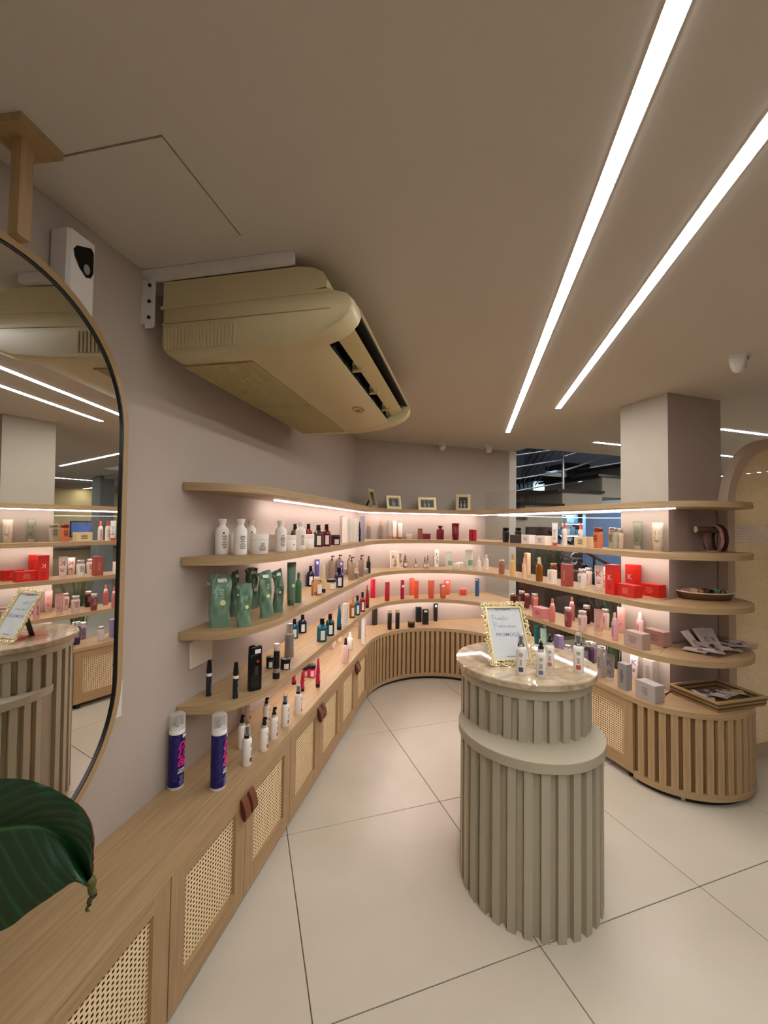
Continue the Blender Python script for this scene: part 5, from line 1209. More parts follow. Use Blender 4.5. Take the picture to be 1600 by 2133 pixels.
 ('H', 'C', -0.225, 1.731, 0.268, 0.056, 0.056, 33, ('#15145e', '#e6e4de', '#e0218a'), '', None, None, 'blue hair spray can with clear cap, left one against the wall', 'blue hair spray cans on the worktop'),
 ('H', 'C', -0.076, 1.681, 0.268, 0.056, 0.056, 52, ('#15145e', '#e6e4de', '#e0218a'), '', None, None, 'blue hair spray can with clear cap, right one nearer the doors', 'blue hair spray cans on the worktop'),
 ('N', 'C', 0.005, 1.942, 0.144, 0.034, 0.034, 60, ('#efe9df', '#0e0d0d', '#b04a3e'), '', None, None, 'white nozzle bottle at back left with open black nozzle', 'white nozzle bottles on the worktop'),
 ('N', 'C', 0.026, 1.803, 0.159, 0.038, 0.038, 60, ('#efe9df', '#0e0d0d', '#4a4746'), 'cap', None, None, 'white nozzle bottle in front with grey square and clear cap', 'white nozzle bottles on the worktop'),
 ('N', 'C', 0.097, 1.895, 0.142, 0.036, 0.036, 60, ('#efe9df', '#0e0d0d', '#b04a3e'), '', None, None, 'white nozzle bottle with open black nozzle, second in front row', 'white nozzle bottles on the worktop'),
 ('N', 'C', 0.144, 1.985, 0.142, 0.036, 0.036, 60, ('#efe9df', '#0e0d0d', '#b8564a'), '', None, None, 'white nozzle bottle with open black nozzle, third in front row', 'white nozzle bottles on the worktop'),
 ('N', 'C', 0.203, 2.09, 0.156, 0.038, 0.038, 60, ('#efe9df', '#0e0d0d', '#b8564a'), 'cap', None, None, 'white nozzle bottle with clear cap, fourth in front row', 'white nozzle bottles on the worktop'),
 ('N', 'C', 0.28, 2.201, 0.154, 0.038, 0.038, 60, ('#efe9df', '#0e0d0d', '#c05a48'), 'cap', None, None, 'white nozzle bottle with clear cap, fifth and furthest in front row', 'white nozzle bottles on the worktop'),
 ('N', 'C', 0.03, 2.19, 0.147, 0.032, 0.032, 60, ('#efdcd6', '#0e0d0d', '#b8564a'), '', None, None, 'pinkish nozzle bottle at the wall under the lowest shelf end', 'white nozzle bottles on the worktop'),
 ('N', 'C', 0.118, 2.154, 0.122, 0.034, 0.034, 60, ('#ece6e0', '#0e0d0d', '#b8564a'), '', None, None, 'white nozzle bottle with flat black cap behind, against the wall', 'white nozzle bottles on the worktop'),
 ('T', 'C', 0.303, 2.61, 0.117, 0.035, 0.035, 60, ('#b01545', '#120c0e', '#e6b8c0'), 'patch', None, None, 'magenta tube on black cap, leftmost under the shelf edge', 'magenta hair products on the worktop'),
 ('T', 'C', 0.339, 2.492, 0.115, 0.032, 0.032, 60, ('#a8123c', '#120c0e', '#e6b8c0'), 'patch', None, None, 'magenta tube on black cap just behind fifth nozzle bottle', 'magenta hair products on the worktop'),
 ('J', 'C', 0.388, 2.721, 0.064, 0.04, 0.04, 60, ('#b01545', '#120c0e', '#e6b8c0'), 'patch', None, None, 'magenta jar half hidden behind the wide black-lid jar', 'magenta hair products on the worktop'),
 ('J', 'C', 0.425, 2.708, 0.077, 0.055, 0.055, 60, ('#c01a52', '#120c0e', '#e6b8c0'), 'patch', None, None, 'wide magenta jar with black lid and white sticker', 'magenta hair products on the worktop'),
 ('T', 'C', 0.436, 2.524, 0.172, 0.034, 0.034, 60, ('#b51646', '#120c0e', '#e6b8c0'), 'patch', None, None, 'tallest magenta tube on black cap, rightmost', 'magenta hair products on the worktop'),
 ('J', 'C', 0.685, 3.279, 0.052, 0.034, 0.034, 60, ('#e8cfc0', '#efe0d6', None), '', None, None, 'tiny clear jar under fourth shelf, left one', 'tiny clear jars on the worktop'),
 ('J', 'C', 0.766, 3.423, 0.052, 0.032, 0.032, 60, ('#e8cfc0', '#efe0d6', None), '', None, None, 'tiny clear jar under fourth shelf, right one', 'tiny clear jars on the worktop'),
 ('S', 'C', 0.7, 2.923, 0.171, 0.046, 0.046, 60, ('#e2bfb8', '#14110f', '#b03040'), 'text', None, None, 'clear pink bottle with black nozzle on worktop', None),
 ('S', 'C', 0.808, 3.225, 0.126, 0.049, 0.049, 60, ('#e9e6dc', '#efece6', '#5a7a4c'), 'text', None, None, 'white bottle with green print behind clear pink bottle', None),
 ('X', 'C', 0.962, 3.489, 0.174, 0.021, 0.031, 54, ('#7d766e', None, None), '', None, None, 'slim grey carton left of slim white carton on worktop', None),
 ('X', 'C', 0.947, 3.327, 0.217, 0.03, 0.03, 60, ('#e3ddd2', None, '#5d5650'), 'text', None, None, 'slim white carton with black print at worktop edge', None),
 ('X', 'C', 1.231, 3.929, 0.186, 0.043, 0.034, 20, ('#2a211c', None, None), '', None, None, 'dark brown carton under the fourth shelf curve', 'black and gold products on the curved worktop'),
 ('B', 'C', 1.314, 3.72, 0.185, 0.041, 0.041, 20, ('#121012', '#c3a878', None), 'slim', None, None, 'black bottle with gold cap, left of a pair', 'black and gold products on the curved worktop'),
 ('B', 'C', 1.399, 3.734, 0.182, 0.041, 0.041, 12, ('#121012', '#c3a878', None), 'slim', None, None, 'black bottle with gold cap, right of a pair', 'black and gold products on the curved worktop'),
 ('J', 'C', 1.55, 3.752, 0.06, 0.07, 0.07, 0, ('#15120f', '#6d5a3c', None), '', None, None, 'black jar with gold rim lid', 'black and gold products on the curved worktop'),
 ('X', 'C', 1.701, 3.926, 0.152, 0.054, 0.038, -10, ('#141213', None, None), '', None, None, 'black carton leaning at the back, taller left one', 'black and gold products on the curved worktop'),
 ('X', 'C', 1.729, 3.821, 0.149, 0.057, 0.04, -13, ('#171415', None, '#8a857f'), 'sticker', None, None, 'black carton in front of the other black carton', 'black and gold products on the curved worktop'),
 ('T', 'C', 1.889, 3.918, 0.181, 0.047, 0.047, -8, ('#121012', '#141214', '#e6e0d8'), 'sticker', None, None, 'black tube with white sticker at back of curved worktop', 'black and gold products on the curved worktop'),
 ('T', 'C', 2.267, 2.819, 0.185, 0.04, 0.04, -51, ('#0e6e70', '#0d5a5e', None), '', None, None, 'teal tube seen beside the sign frame edge', 'teal products behind the podium'),
 ('B', 'C', 2.295, 2.761, 0.193, 0.047, 0.047, -90, ('#0d6a70', '#0a5256', None), '', None, None, 'teal bottle behind the mint tube', 'teal products behind the podium'),
 ('T', 'C', 2.202, 2.661, 0.204, 0.045, 0.045, -52, ('#a9c9bb', '#cfe0d6', None), '', None, None, 'mint green tube in front of teal bottle', 'teal products behind the podium'),
 ('X', 'C', 2.302, 2.608, 0.157, 0.058, 0.046, -90, ('#8d7fa3', None, '#6d5f86'), 'text', None, None, 'lilac carton behind the podium top', None),
 ('K', 'C', 2.287, 2.498, 0.117, 0.049, 0.049, -90, ('#dcd6d4', '#d0ccc8', None), '', None, None, 'white capped bottle barely showing behind podium', None),
 ('K', 'C', 2.317, 2.325, 0.186, 0.062, 0.062, -90, ('#3d2b4a', '#d8d4d0', '#b8b0c0'), 'text', None, None, 'dark purple bottle with white cap right of podium', None),
 ('K', 'C', 2.263, 2.168, 0.2, 0.056, 0.056, -90, ('#a89f9c', '#d8d4d0', '#7d7674'), 'text', None, None, 'grey bottle with white cap right of dark purple one', None),
 ('T', 'C', 2.263, 2.101, 0.169, 0.055, 0.055, -59, ('#8d8683', '#c9c2bc', '#5d5856'), 'K', None, None, 'grey tube next to grey bottle on right worktop', None),
 ('X', 'C', 2.234, 1.966, 0.156, 0.061, 0.049, -90, ('#8d8987', None, '#4a4646'), 'text', None, None, 'tall silver grey carton in front on right worktop', None),
 ('T', 'C', 2.457, 2.089, 0.152, 0.049, 0.049, -62, ('#efe6ea', '#e6dce0', '#6a5a80'), 'K', None, None, 'white tube with letter K against the bright column', None),
 ('X', 'C', 2.459, 1.976, 0.154, 0.067, 0.047, -90, ('#b9b5ae', None, '#8a867f'), 'text', None, None, 'tall pale grey carton beside bright column', None),
 ('X', 'C', 2.242, 1.807, 0.096, 0.124, 0.074, -90, ('#a59d96', None, '#7d766f'), 'text', None, None, 'low silver carton lying in front of the woven tray', None),
 ('N', 'P', 1.087, 1.448, 0.166, 0.041, 0.041, -37, ('#e9e4da', '#3a3937', '#4c4a4a'), 'cap logo', None, None, 'white nozzle bottle with dark grey square, in front of sign', 'white nozzle bottles on the podium'),
 ('N', 'P', 1.149, 1.402, 0.146, 0.04, 0.04, -39, ('#e9e4da', '#121111', '#6d6c8c'), 'logo', None, None, 'white nozzle bottle with lavender square and open black nozzle', 'white nozzle bottles on the podium'),
 ('N', 'P', 1.253, 1.474, 0.146, 0.037, 0.037, -40, ('#e9e4da', '#121111', '#c0655a'), 'logo', None, None, 'white nozzle bottle with salmon square and open black nozzle', 'white nozzle bottles on the podium'),
 ('N', 'P', 1.339, 1.402, 0.162, 0.041, 0.041, -44, ('#e9e4da', '#121111', '#c0483e'), 'cap logo', None, None, 'white nozzle bottle with red square and clear cap, rightmost', 'white nozzle bottles on the podium'),
 ('T', '3', 2.454, 2.333, 0.149, 0.052, 0.052, -58, ('#ece3d9', '#e6d3c2', '#b03a3a'), 'K', None, None, 'second white letter K tube hidden behind the front one', None),
 ('K', '3', 2.456, 2.471, 0.128, 0.049, 0.049, -90, ('#efe4dc', '#d3d0cc', '#c0707a'), 'text', None, None, 'white bottle with pink print behind the chrome-capped white bottle', 'bath bottles with chrome caps'),
 ('K', '2', 2.454, 2.194, 0.136, 0.046, 0.046, -90, ('#e6d6bd', '#d8d2c8', '#8f8370'), 'text', None, None, 'cream bottle with silver cap hidden behind the pale grey green one', 'bath bottles with chrome caps'),
 ('K', 'C', 2.453, 2.425, 0.149, 0.057, 0.057, -90, ('#8a8094', '#dcd8d4', '#6a6078'), 'text', None, None, 'lilac grey bottle behind the dark purple bottle', None),
]
for row in PRODUCTS: product(*row)

# ------------------------------------------------------------------ ornate sign frame on the podium
B1 = Vector((1.018, 1.566, Z['P']))
dang = radians(-13)
sw, sh = .205, .276
mid = B1 + Vector((cos(dang), sin(dang), 0)) * sw / 2
sf = thing('sign_frame', (mid.x, mid.y, Z['P']), 'ornate gold scroll frame with promotion sign standing on the marble', 'sign', dang)
LEAN = radians(29)
def lean(x, z, y=0.0):       # frame coordinates -> local, leaning back
    return (x, z * sin(LEAN) + y * cos(LEAN), z * cos(LEAN) - y * sin(LEAN) + .004)
bw = .024
def lean_box(x0, x1, z0, z1, y0, y1, name, M):
    V = [lean(x, z, y) for y in (y0, y1) for z in (z0, z1) for x in (x0, x1)]
    mb = MB(); mb.add(V, [(0, 1, 3, 2), (4, 6, 7, 5), (0, 4, 5, 1), (2, 3, 7, 6), (0, 2, 6, 4), (1, 5, 7, 3)]); return mb.build(name, M, sf)
iw, z0, z1 = sw / 2 - bw, bw, sh - bw
lean_box(-iw - .006, iw + .006, z0 - .006, z1 + .006, .004, .010, 'back_board', BLACK)
lean_box(-iw, iw, z0, z1, .0015, .0035, 'paper', PAPER)
for nm, q in (('bar', (-iw - .007, -iw, z0 - .007, z1 + .007)), ('bar', (iw, iw + .007, z0 - .007, z1 + .007)), ('bar', (-iw, iw, z0 - .007, z0)), ('bar', (-iw, iw, z1, z1 + .007))):
    lean_box(q[0], q[1], q[2], q[3], -.006, .008, 'inner_bar', GOLD)
lean_box(-iw, iw, z0, z1, -.0012, -.0006, 'glass', thin_glass('frame glass', (.97, .98, .98)))
# scrollwork: spirals along the border
def spiral(cx, cz, R, a0, turn, mb):
    pts = []
    n = 14
    for k in range(n + 1):
        t = k / n; a = a0 + turn * 5.2 * t; rr = R * (1 - .72 * t)
        pts.append(lean(cx + rr * cos(a), cz + rr * sin(a), -.004 - .003 * sin(pi * t)))
    mb.tube(pts, [.0034 * (1 - .35 * k / n) for k in range(n + 1)], 6)
    mb.loft([(-.003, .0022), (0, .003), (.003, .0018)], 8, c=pts[-1])
rnd = random.Random(3)
def scroll_side(p, q, n, out, name):
    mb = MB()
    for k in range(n):
        t = (k + .5) / n
        cx = p[0] + (q[0] - p[0]) * t; cz = p[1] + (q[1] - p[1]) * t
        R = .0112 * rnd.uniform(.85, 1.15)
        spiral(cx + out[0] * .002, cz + out[1] * .002, R, rnd.uniform(0, 6), 1 if k % 2 else -1, mb)
        mx, mz = p[0] + (q[0] - p[0]) * (k + 1) / n, p[1] + (q[1] - p[1]) * (k + 1) / n
        mb.tube([lean(cx, cz, -.003), lean((cx + mx) / 2 + out[0] * .006, (cz + mz) / 2 + out[1] * .006, -.006), lean(mx, mz, -.003)], .0032, 6)
    o = mb.build(name, GOLD, sf, smooth=60); return o
hw = iw + .007 + .010
zz0, zz1 = z0 - .007 - .010, z1 + .007 + .010
scroll_side((-hw, zz0), (-hw, zz1), 14, (-1, 0), 'scroll_border')
scroll_side((hw, zz0), (hw, zz1), 14, (1, 0), 'scroll_border')
scroll_side((-hw, zz0), (hw, zz0), 10, (0, -1), 'scroll_border')
scroll_side((-hw, zz1), (hw, zz1), 10, (0, 1), 'scroll_border')
for sx in (-1, 1):
    for zc in (zz0, zz1):
        mb = MB(); spiral(sx * (hw + .002), zc, .013, .5, sx, mb); mb.build('corner_scroll', GOLD, sf, smooth=60)
# lettering
def put(txt, size, x, z, M, name, **k):
    V, F = text_geo(txt, size, **k); mb = MB()
    mb.add([lean(x + q[0], z + q[1], .0012) for q in V], F); return mb.build(name, M, sf)
put('PROMO\u00c7\u00c3O', .0225, .012, .130, PURP, 'lettering', bold=.0003)
V, F = text_geo('UXUX', .026, bold=.001)
mb = MB(); mb.add([lean(q[0] - .002, min(z1 - .0005, z1 - .001 + q[1]), .0012) for q in V], F); mb.build('cut_lettering', PURP, sf)
STROKES = {
 'P': ([[(.2, -.55), (.25, .5), (.3, 1.0)], [(.0, .55), (.15, .95), (.55, 1.02), (.72, .8), (.5, .5), (.28, .45)]], .75),
 'r': ([[(.0, .3), (.1, .45), (.14, 0)], [(.14, .3), (.25, .42), (.36, .4)]], .36),
 'o': ([[(.3, .4), (.1, .35), (.08, .1), (.25, .02), (.36, .2), (.3, .4), (.45, .38)]], .45),
 'd': ([[(.32, .35), (.1, .35), (.06, .08), (.25, .05), (.36, .3), (.42, 1.0), (.38, .3), (.42, .02), (.52, .1)]], .5),
 'u': ([[(.02, .4), (.06, .05), (.2, .03), (.32, .4), (.34, .05), (.44, .08)]], .42),
 't': ([[(.18, .9), (.12, .05), (.22, -.4)], [(-.1, .55), (.5, .62)]], .32),
 's': ([[(.0, .1), (.2, .42), (.3, .15), (.15, -.05), (.02, -.08)]], .36),
 'm': ([[(.0, .38), (.06, .02), (.12, .36), (.2, .36), (.22, .04), (.3, .36), (.38, .34), (.4, .04), (.5, .08)]], .5),
 'c': ([[(.3, .36), (.12, .36), (.06, .1), (.2, .02), (.34, .1)]], .36),
 'i': ([[(.06, .36), (.1, .04), (.2, .08)], [(.09, .56), (.11, .6)]], .22),
 'n': ([[(.0, .38), (.06, .02), (.14, .36), (.24, .36), (.27, .04), (.36, .08)]], .38),
 'a': ([[(.3, .36), (.1, .34), (.06, .08), (.2, .02), (.32, .34), (.34, .04), (.44, .08)]], .44)}
def handwrite(txt, x, z, s):
    mb = MB()
    for ch in txt:
        st, adv = STROKES[ch]
        for line in st:
            # smooth the polyline a little
            P = []
            for i in range(len(line) - 1):
                for k in range(4):
                    t = k / 4; p0 = line[max(i - 1, 0)]; p1 = line[i]; p2 = line[i + 1]; p3 = line[min(i + 2, len(line) - 1)]
                    f = lambda a, b, c_, d: .5 * (2 * b + (c_ - a) * t + (2 * a - 5 * b + 4 * c_ - d) * t * t + (3 * b - a - 3 * c_ + d) * t ** 3)
                    P.append((f(p0[0], p1[0], p2[0], p3[0]), f(p0[1], p1[1], p2[1], p3[1])))
            P.append(line[-1])
            wd = .00055
            V = []
            for i, p in enumerate(P):
                a_ = P[max(i - 1, 0)]; b_ = P[min(i + 1, len(P) - 1)]; dx, dz = b_[0] - a_[0], b_[1] - a_[1]; L_ = hypot(dx, dz) or 1
                px, pz = x + p[0] * s, z + p[1] * s; nx, nz = -dz / L_ * wd, dx / L_ * wd
                V += [lean(px + nx, pz + nz, .0012), lean(px - nx, pz - nz, .0012)]
            mb.add(V, [(2 * i, 2 * i + 1, 2 * i + 3, 2 * i + 2) for i in range(len(P) - 1)])
        x += adv * s
    mb.build('handwriting', mat('dark ink', '#4d4a4c', .6), sf)
handwrite('Produtos', -.062, .198, .0215)
handwrite('Promocionais', -.058, .163, .0215)
mb = MB(); mb.add([lean(-.022, z0 + .010, .0012), (lean(.028, z0 + .010, .0012)), lean(.028, z0 + .0135, .0012), lean(-.022, z0 + .0135, .0012)], [(0, 1, 2, 3)]); mb.build('print_bar', PURP, sf)
mb = MB(); V = [lean(-.02, .17, .011), lean(.02, .17, .011), (.022, .135, .0005), (-.022, .135, .0005)]
mb.add(V + [(p[0], p[1] + .004, p[2] + .001) for p in V], [(0, 1, 2, 3), (7, 6, 5, 4), (0, 4, 5, 1), (1, 5, 6, 2), (2, 6, 7, 3), (3, 7, 4, 0)])
mb.build('easel_leg', mat('brown easel', '#43291d', .6), sf)

# ------------------------------------------------------------------ photo frames on the top shelf
FRC = mat('pale gold frame', '#cdbb8a', .4, .25, noise=.06)
def photo_frame(x, y, w, h, rz, label, seed):
    t = thing('photo_frame', (x, y, Z['1']), label, 'photo frame', rz, 'photo frames on the top shelf')
    la = radians(14); L = lambda px, pz, py=0.0: (px, pz * sin(la) + py * cos(la), pz * cos(la) - py * sin(la) + .003)
    def lb(x0, x1, z0, z1, y0, y1, name, M):
        V = [L(x, z, y) for y in (y0, y1) for z in (z0, z1) for x in (x0, x1)]
        mb = MB(); mb.add(V, [(0, 1, 3, 2), (4, 6, 7, 5), (0, 4, 5, 1), (2, 3, 7, 6), (0, 2, 6, 4), (1, 5, 7, 3)]); return mb.build(name, M, t)
    b = .020
    lb(-w / 2, -w / 2 + b, 0, h, 0, .014, 'side', FRC); lb(w / 2 - b, w / 2, 0, h, 0, .014, 'side', FRC)
    lb(-w / 2 + b, w / 2 - b, 0, b, 0, .014, 'rail', FRC); lb(-w / 2 + b, w / 2 - b, h - b, h, 0, .014, 'rail', FRC)
    lb(-w / 2 + b, w / 2 - b, b, h - b, .006, .012, 'picture_mount', mat('cream mount', '#cfc3a4', .7))
    m2 = .008
    lb(-w / 2 + b + m2, w / 2 - b - m2, b + m2, h - b - m2, .0052, .0058, 'photo_print', mat('dark photo', '#2a2524', .4, noise=.7, scale=45))
    rnd = random.Random(seed)
    for k in range(2):   # pale figures in the print
        cx = (-.5 + k) * w * .22 + rnd.uniform(-.01, .01); ph = h * rnd.uniform(.36, .46)
        n = 10; mb = MB()
        mb.add([L(cx + .011 * cos(2 * pi * i / n), b + m2 + ph * .5 + ph * .45 * sin(2 * pi * i / n) - .004 , .0050) for i in range(n)], [tuple(range(n))])
        mb.add([L(cx + .007 * cos(2 * pi * i / n), b + m2 + ph + .006 + .008 * sin(2 * pi * i / n), .0049) for i in range(n)], [tuple(range(n))])
        mb.build('pale_figure', mat('photo grey', '#8d8580', .5), t)
    mb = MB(); V = [L(-.015, h * .6, .015), L(.015, h * .6, .015), (.018, h * .55, .001), (-.018, h * .55, .001)]
    mb.add(V + [(p[0], p[1] + .003, p[2] + .001) for p in V], [(0, 1, 2, 3), (7, 6, 5, 4), (0, 4, 5, 1), (1, 5, 6, 2), (2, 6, 7, 3), (3, 7, 4, 0)])
    mb.build('easel_leg', BLACK, t)
photo_frame(1.135, 3.66, .135, .185, radians(48), 'tall photo frame turned to the right, at the left end', 1)
photo_frame(1.36, 3.75, .155, .135, radians(6), 'landscape photo frame second from left, black suits in picture', 2)
photo_frame(1.71, 3.75, .185, .130, radians(-8), 'widest landscape photo frame, third from left', 3)
photo_frame(2.09, 3.72, .145, .175, radians(-30), 'upright photo frame at right, nearest the glass', 4)

# ------------------------------------------------------------------ right end of the shelves
jb = thing('bracelet_stand', (2.725, 1.785, Z['2']), 'velvet T-bar stand holding headbands, at right end of second shelf', 'stand', radians(-28))
VEL = mat('taupe velvet', '#5e463c', .9, noise=.12, scale=90)
MB().loft([(0, .048), (.006, .048), (.008, .044)], 28).build('base', mat('mauve base', '#9a8076', .6), jb, smooth=40)
MB().loft([(.008, .011), (.118, .010)], 16).build('post', VEL, jb, smooth=40)
o = MB().loft([(-.078, .019), (.078, .019)], 24).build('bar', VEL, jb, (0, 0, .137), smooth=40); o.rotation_euler = (0, pi / 2, 0)
o = MB().loft([(-.005, .016), (-.003, .020), (.002, .020), (.004, .017)], 20).build('bar_end', mat('ivory disc', '#d5c6ae', .5), jb, (-.079, 0, .137), smooth=40); o.rotation_euler = (0, pi / 2, 0)
def headband(x, rz, M, label, R=.074, w=.011, tiltx=0.0):
    t = thing('headband', (2.725 + cos(radians(-28)) * x, 1.785 + sin(radians(-28)) * x, Z['2'] + .080), label, 'headband', radians(-28) + rz, 'headbands on the T-bar stand')
    n = 26; P = []
    for k in range(n + 1):
        a = radians(-62) + radians(304) * k / n
        P.append((R * cos(a), 1.08 * R * sin(a)))
    V = []
    for p in P:
        k = hypot(*p); q = (p[0] * (1 + .003 / k), p[1] * (1 + .003 / k))
        V += [(-w, p[0], p[1]), (w, p[0], p[1]), (w, q[0], q[1]), (-w, q[0], q[1])]
    F = []
    for i in range(n):
        for j in range(4):
            j2 = (j + 1) % 4; F.append((4 * i + j, 4 * i + j2, 4 * i + 4 + j2, 4 * i + 4 + j))
    F += [(3, 2, 1, 0), tuple(4 * n + j for j in range(4))]
    mb = MB(); mb.add(V, F); mb.build('band', M, t, smooth=50)
    mb = MB(); mb.tube([(0, p[0] * 1.05, p[1] * 1.05) for p in P[2:-2]], .0045, 8); mb.build('padded_edge', M, t, smooth=60)
headband(.022, radians(6), mat('pale pink satin', '#b58c82', .5), 'pale pink satin headband nearest the post on the stand')
headband(.052, radians(-4), mat('burgundy velvet', '#3a1214', .8), 'burgundy velvet headband at outer end of the stand', R=.076)

# shell tray with hair clips
sh_ = thing('shell_tray', (2.68, 1.79, Z['3']), 'shallow oval wooden tray with ivory rim holding hair clips', 'tray', radians(-24))
n = 36
def shell_ring(r, z): return [(.158 * r * cos(2 * pi * k / n), (.095 + .012 * cos(4 * pi * k / n)) * r * sin(2 * pi * k / n), z + (.006 * cos(2 * pi * k / n) ** 2 if r > .9 else 0)) for k in range(n)]
mb = MB(); mb.rings([shell_ring(.72, 0), shell_ring(.86, .004), shell_ring(.98, .032), shell_ring(1.0, .040)], caps=(1, 0)); mb.build('outer_bowl', mat('brown bark', '#6f5138', .7, noise=.2), sh_, smooth=60)
mb = MB(); mb.rings([shell_ring(1.0, .040), shell_ring(.95, .041), shell_ring(.86, .024), shell_ring(.4, .018)], caps=(0, 1)); mb.build('inner_bowl', mat('ivory shell', '#d9cdb4', .4), sh_, smooth=60)
mb = MB(); mb.tube([tuple(Vector(p) + Vector((0, 0, .001))) for p in shell_ring(.985, .040)], .0042, 8, closed=True); mb.build('rim', mat('ivory shell', '#d9cdb4', .4), sh_, smooth=60)
rnd = random.Random(11)
clips = [('claw_clip', '#a77f76', 'dusty pink claw clip at left in the oval tray'), ('claw_clip', '#c0a08f', 'pale pink claw clip beside the dusty pink one in oval tray'),
         ('claw_clip', '#9c7330', 'gold hair clip with pale bead in middle of oval tray'), ('claw_clip', '#5a3d1e', 'tortoiseshell claw clip in middle of oval tray'),
         ('claw_clip', '#191412', 'black claw clip right of middle in oval tray'), ('claw_clip', '#6fa39a', 'mint green claw clip at right in oval tray'), ('claw_clip', '#5b3226', 'brown claw clip at right end of oval tray')]
def claw(x, y, z, rz, M, label, group, s=1.0):
    t = thing('claw_clip', (x, y, z), label, 'hair clip', rz, group)
    for side in (-1, 1):
        mb = MB(); nn = 8; V = []
        for k in range(nn + 1):
            u = -1 + 2 * k / nn; w_ = .016 * (1 - .35 * u * u)
            for q in range(5):
                v = q / 4; V.append((.030 * u * s, side * (.002 + w_ * sin(v * 1.9) * .9) * s, (.022 - .022 * v + .004 * (1 - u * u)) * s))
        F = []
        for k in range(nn):
            for q in range(4): F.append((5 * k + q, 5 * k + 5 + q, 5 * k + 6 + q, 5 * k + 1 + q))
        m0 = len(V); mb.add(V + [(p[0], p[1] - side * .0022, p[2] - .001) for p in V], F + [tuple(i + m0 for i in reversed(f)) for f in F])
        for k in range(6): mb.loft([(0, .0012), (.009 * s, .0024)], 5, c=((-.024 + .0096 * k) * s, side * .0135 * s, -.002))
        mb.build('jaw', M, t, smooth=60)
    MB().tube([(-.018 * s, 0, .023 * s), (.018 * s, 0, .023 * s)], .003 * s, 8).build('spring', STEEL, t)
for k, (nm, cc, lab) in enumerate(clips):
    u = -.108 + .036 * k
    x, y = 2.68 + cos(radians(-24)) * u + rnd.uniform(-.012, .012), 1.79 + sin(radians(-24)) * u + rnd.uniform(-.02, .02)
    claw(x, y, Z['3'] + .034 + .004 * (k % 2), rnd.uniform(0, 3), mat('clip plastic', cc, .35, noise=.15, scale=60), lab, 'hair clips in the oval tray', 1.05)

# clear tray with sachets
st = thing('clear_tray', (2.68, 1.735, Z['4']), 'shallow clear acrylic tray under the jewellery sachets', 'tray', radians(8))
TW, TD, TA = .44, .235, .004
CL = thin_glass('acrylic', (.93, .92, .92))
mb = MB(); mb.box((0, 0, TA / 2), (TW, TD, TA)); mb.build('base', CL, st)
for q, d_ in (((-TW / 2, 0), (.004, TD)), ((TW / 2, 0), (.004, TD)), ((0, -TD / 2), (TW - .008, .004)), ((0, TD / 2), (TW - .008, .004))):
    MB().box((q[0], q[1], .018), (d_[0], d_[1], .026)).build('side', CL, st)
SAC = mat('clear grey sachet', '#cdbfbc', .3, noise=.1, scale=60)
rnd = random.Random(5)
def sachet(x, y, z, rz, pitch, label, w, h, card_c, charm_c, group):
    t = thing('jewellery_sachet', (x, y, z), label, 'sachet', rz, group)
    t.rotation_euler = (pitch, 0, rz)
    mb = MB(); nx = 6; ny = 6; V = []
    for j in range(ny + 1):
        for i in range(nx + 1):
            u, v = -1 + 2 * i / nx, -1 + 2 * j / ny
            V.append((u * w / 2, v * h / 2, .004 * (1 - u * u) * (1 - v * v) + .0012 * sin(5 * u + 3 * v)))
    F = [(j * (nx + 1) + i, j * (nx + 1) + i + 1, (j + 1) * (nx + 1) + i + 1, (j + 1) * (nx + 1) + i) for j in range(ny) for i in range(nx)]
    m0 = len(V); mb.add(V + [(p[0], p[1], -abs(p[2]) * .3 - .0008) for p in V], F + [tuple(i + m0 for i in reversed(f)) for f in F])
    mb.build('bag', SAC, t, smooth=60)
    MB().bbox((0, h * .12, .0052), (w * .62, h * .5, .0012), .0004).build('header_card', card(card_c), t)
    mb = MB(); mb.tube([(w * .16 * cos(2 * pi * k / 10), -h * .22 + w * .16 * sin(2 * pi * k / 10), .0062) for k in range(10)], .0018, 6, closed=True)
    mb.loft([(.004, .003), (.010, .005), (.013, .001)], 8, c=(0, -h * .24, 0)); mb.build('charm', mat('charm metal', charm_c, .25, .8), t, smooth=60)
spots = [(-.15, .02, 25, 0, '#d9cfd2', '#c6a05a', 'left end'), (-.11, -.05, 40, 0, '#d8cccb', '#b9b2b0', 'front left'), (-.09, .09, 10, 48, '#d6cdc9', '#cfc8c4', 'back left, leaning upright'),
         (-.03, .04, 35, 12, '#d5cbc8', '#6d4a35', 'left middle'), (.0, -.07, 55, 0, '#d9d1cf', '#5e4c42', 'front middle'), (.02, .095, -12, 44, '#bdb2ae', '#cfc8c4', 'back middle, leaning upright'),
         (.05, .02, 12, 10, '#e3d8d4', '#c6a05a', 'centre, with gold charm'), (.07, .095, -24, 46, '#cfc5c1', '#b9b2b0', 'back right, leaning upright'), (.09, -.05, 70, 0, '#9c94a8', '#5c5675', 'front right'),
         (.13, .03, 80, 6, '#4f4a63', '#8d88a0', 'right, with dark violet card'), (.16, -.02, 60, 0, '#d6d2d2', '#cfc8c4', 'right end, whitish')]
for k, (u, v, r_, pt, cc, mc, where) in enumerate(spots):
    rz = radians(r_); ca, sa = cos(radians(8)), sin(radians(8)); u *= 1.3; v = v * .85 - .008
    z = Z['4'] + .010 + .0045 * (k % 3) + (.030 if pt > 30 else 0)
    sachet(2.68 + ca * u - sa * v, 1.735 + sa * u + ca * v, z, rz, radians(pt), 'jewellery sachet on fourth shelf tray, ' + where, .085, .112, cc, mc, 'jewellery sachets in the clear tray')

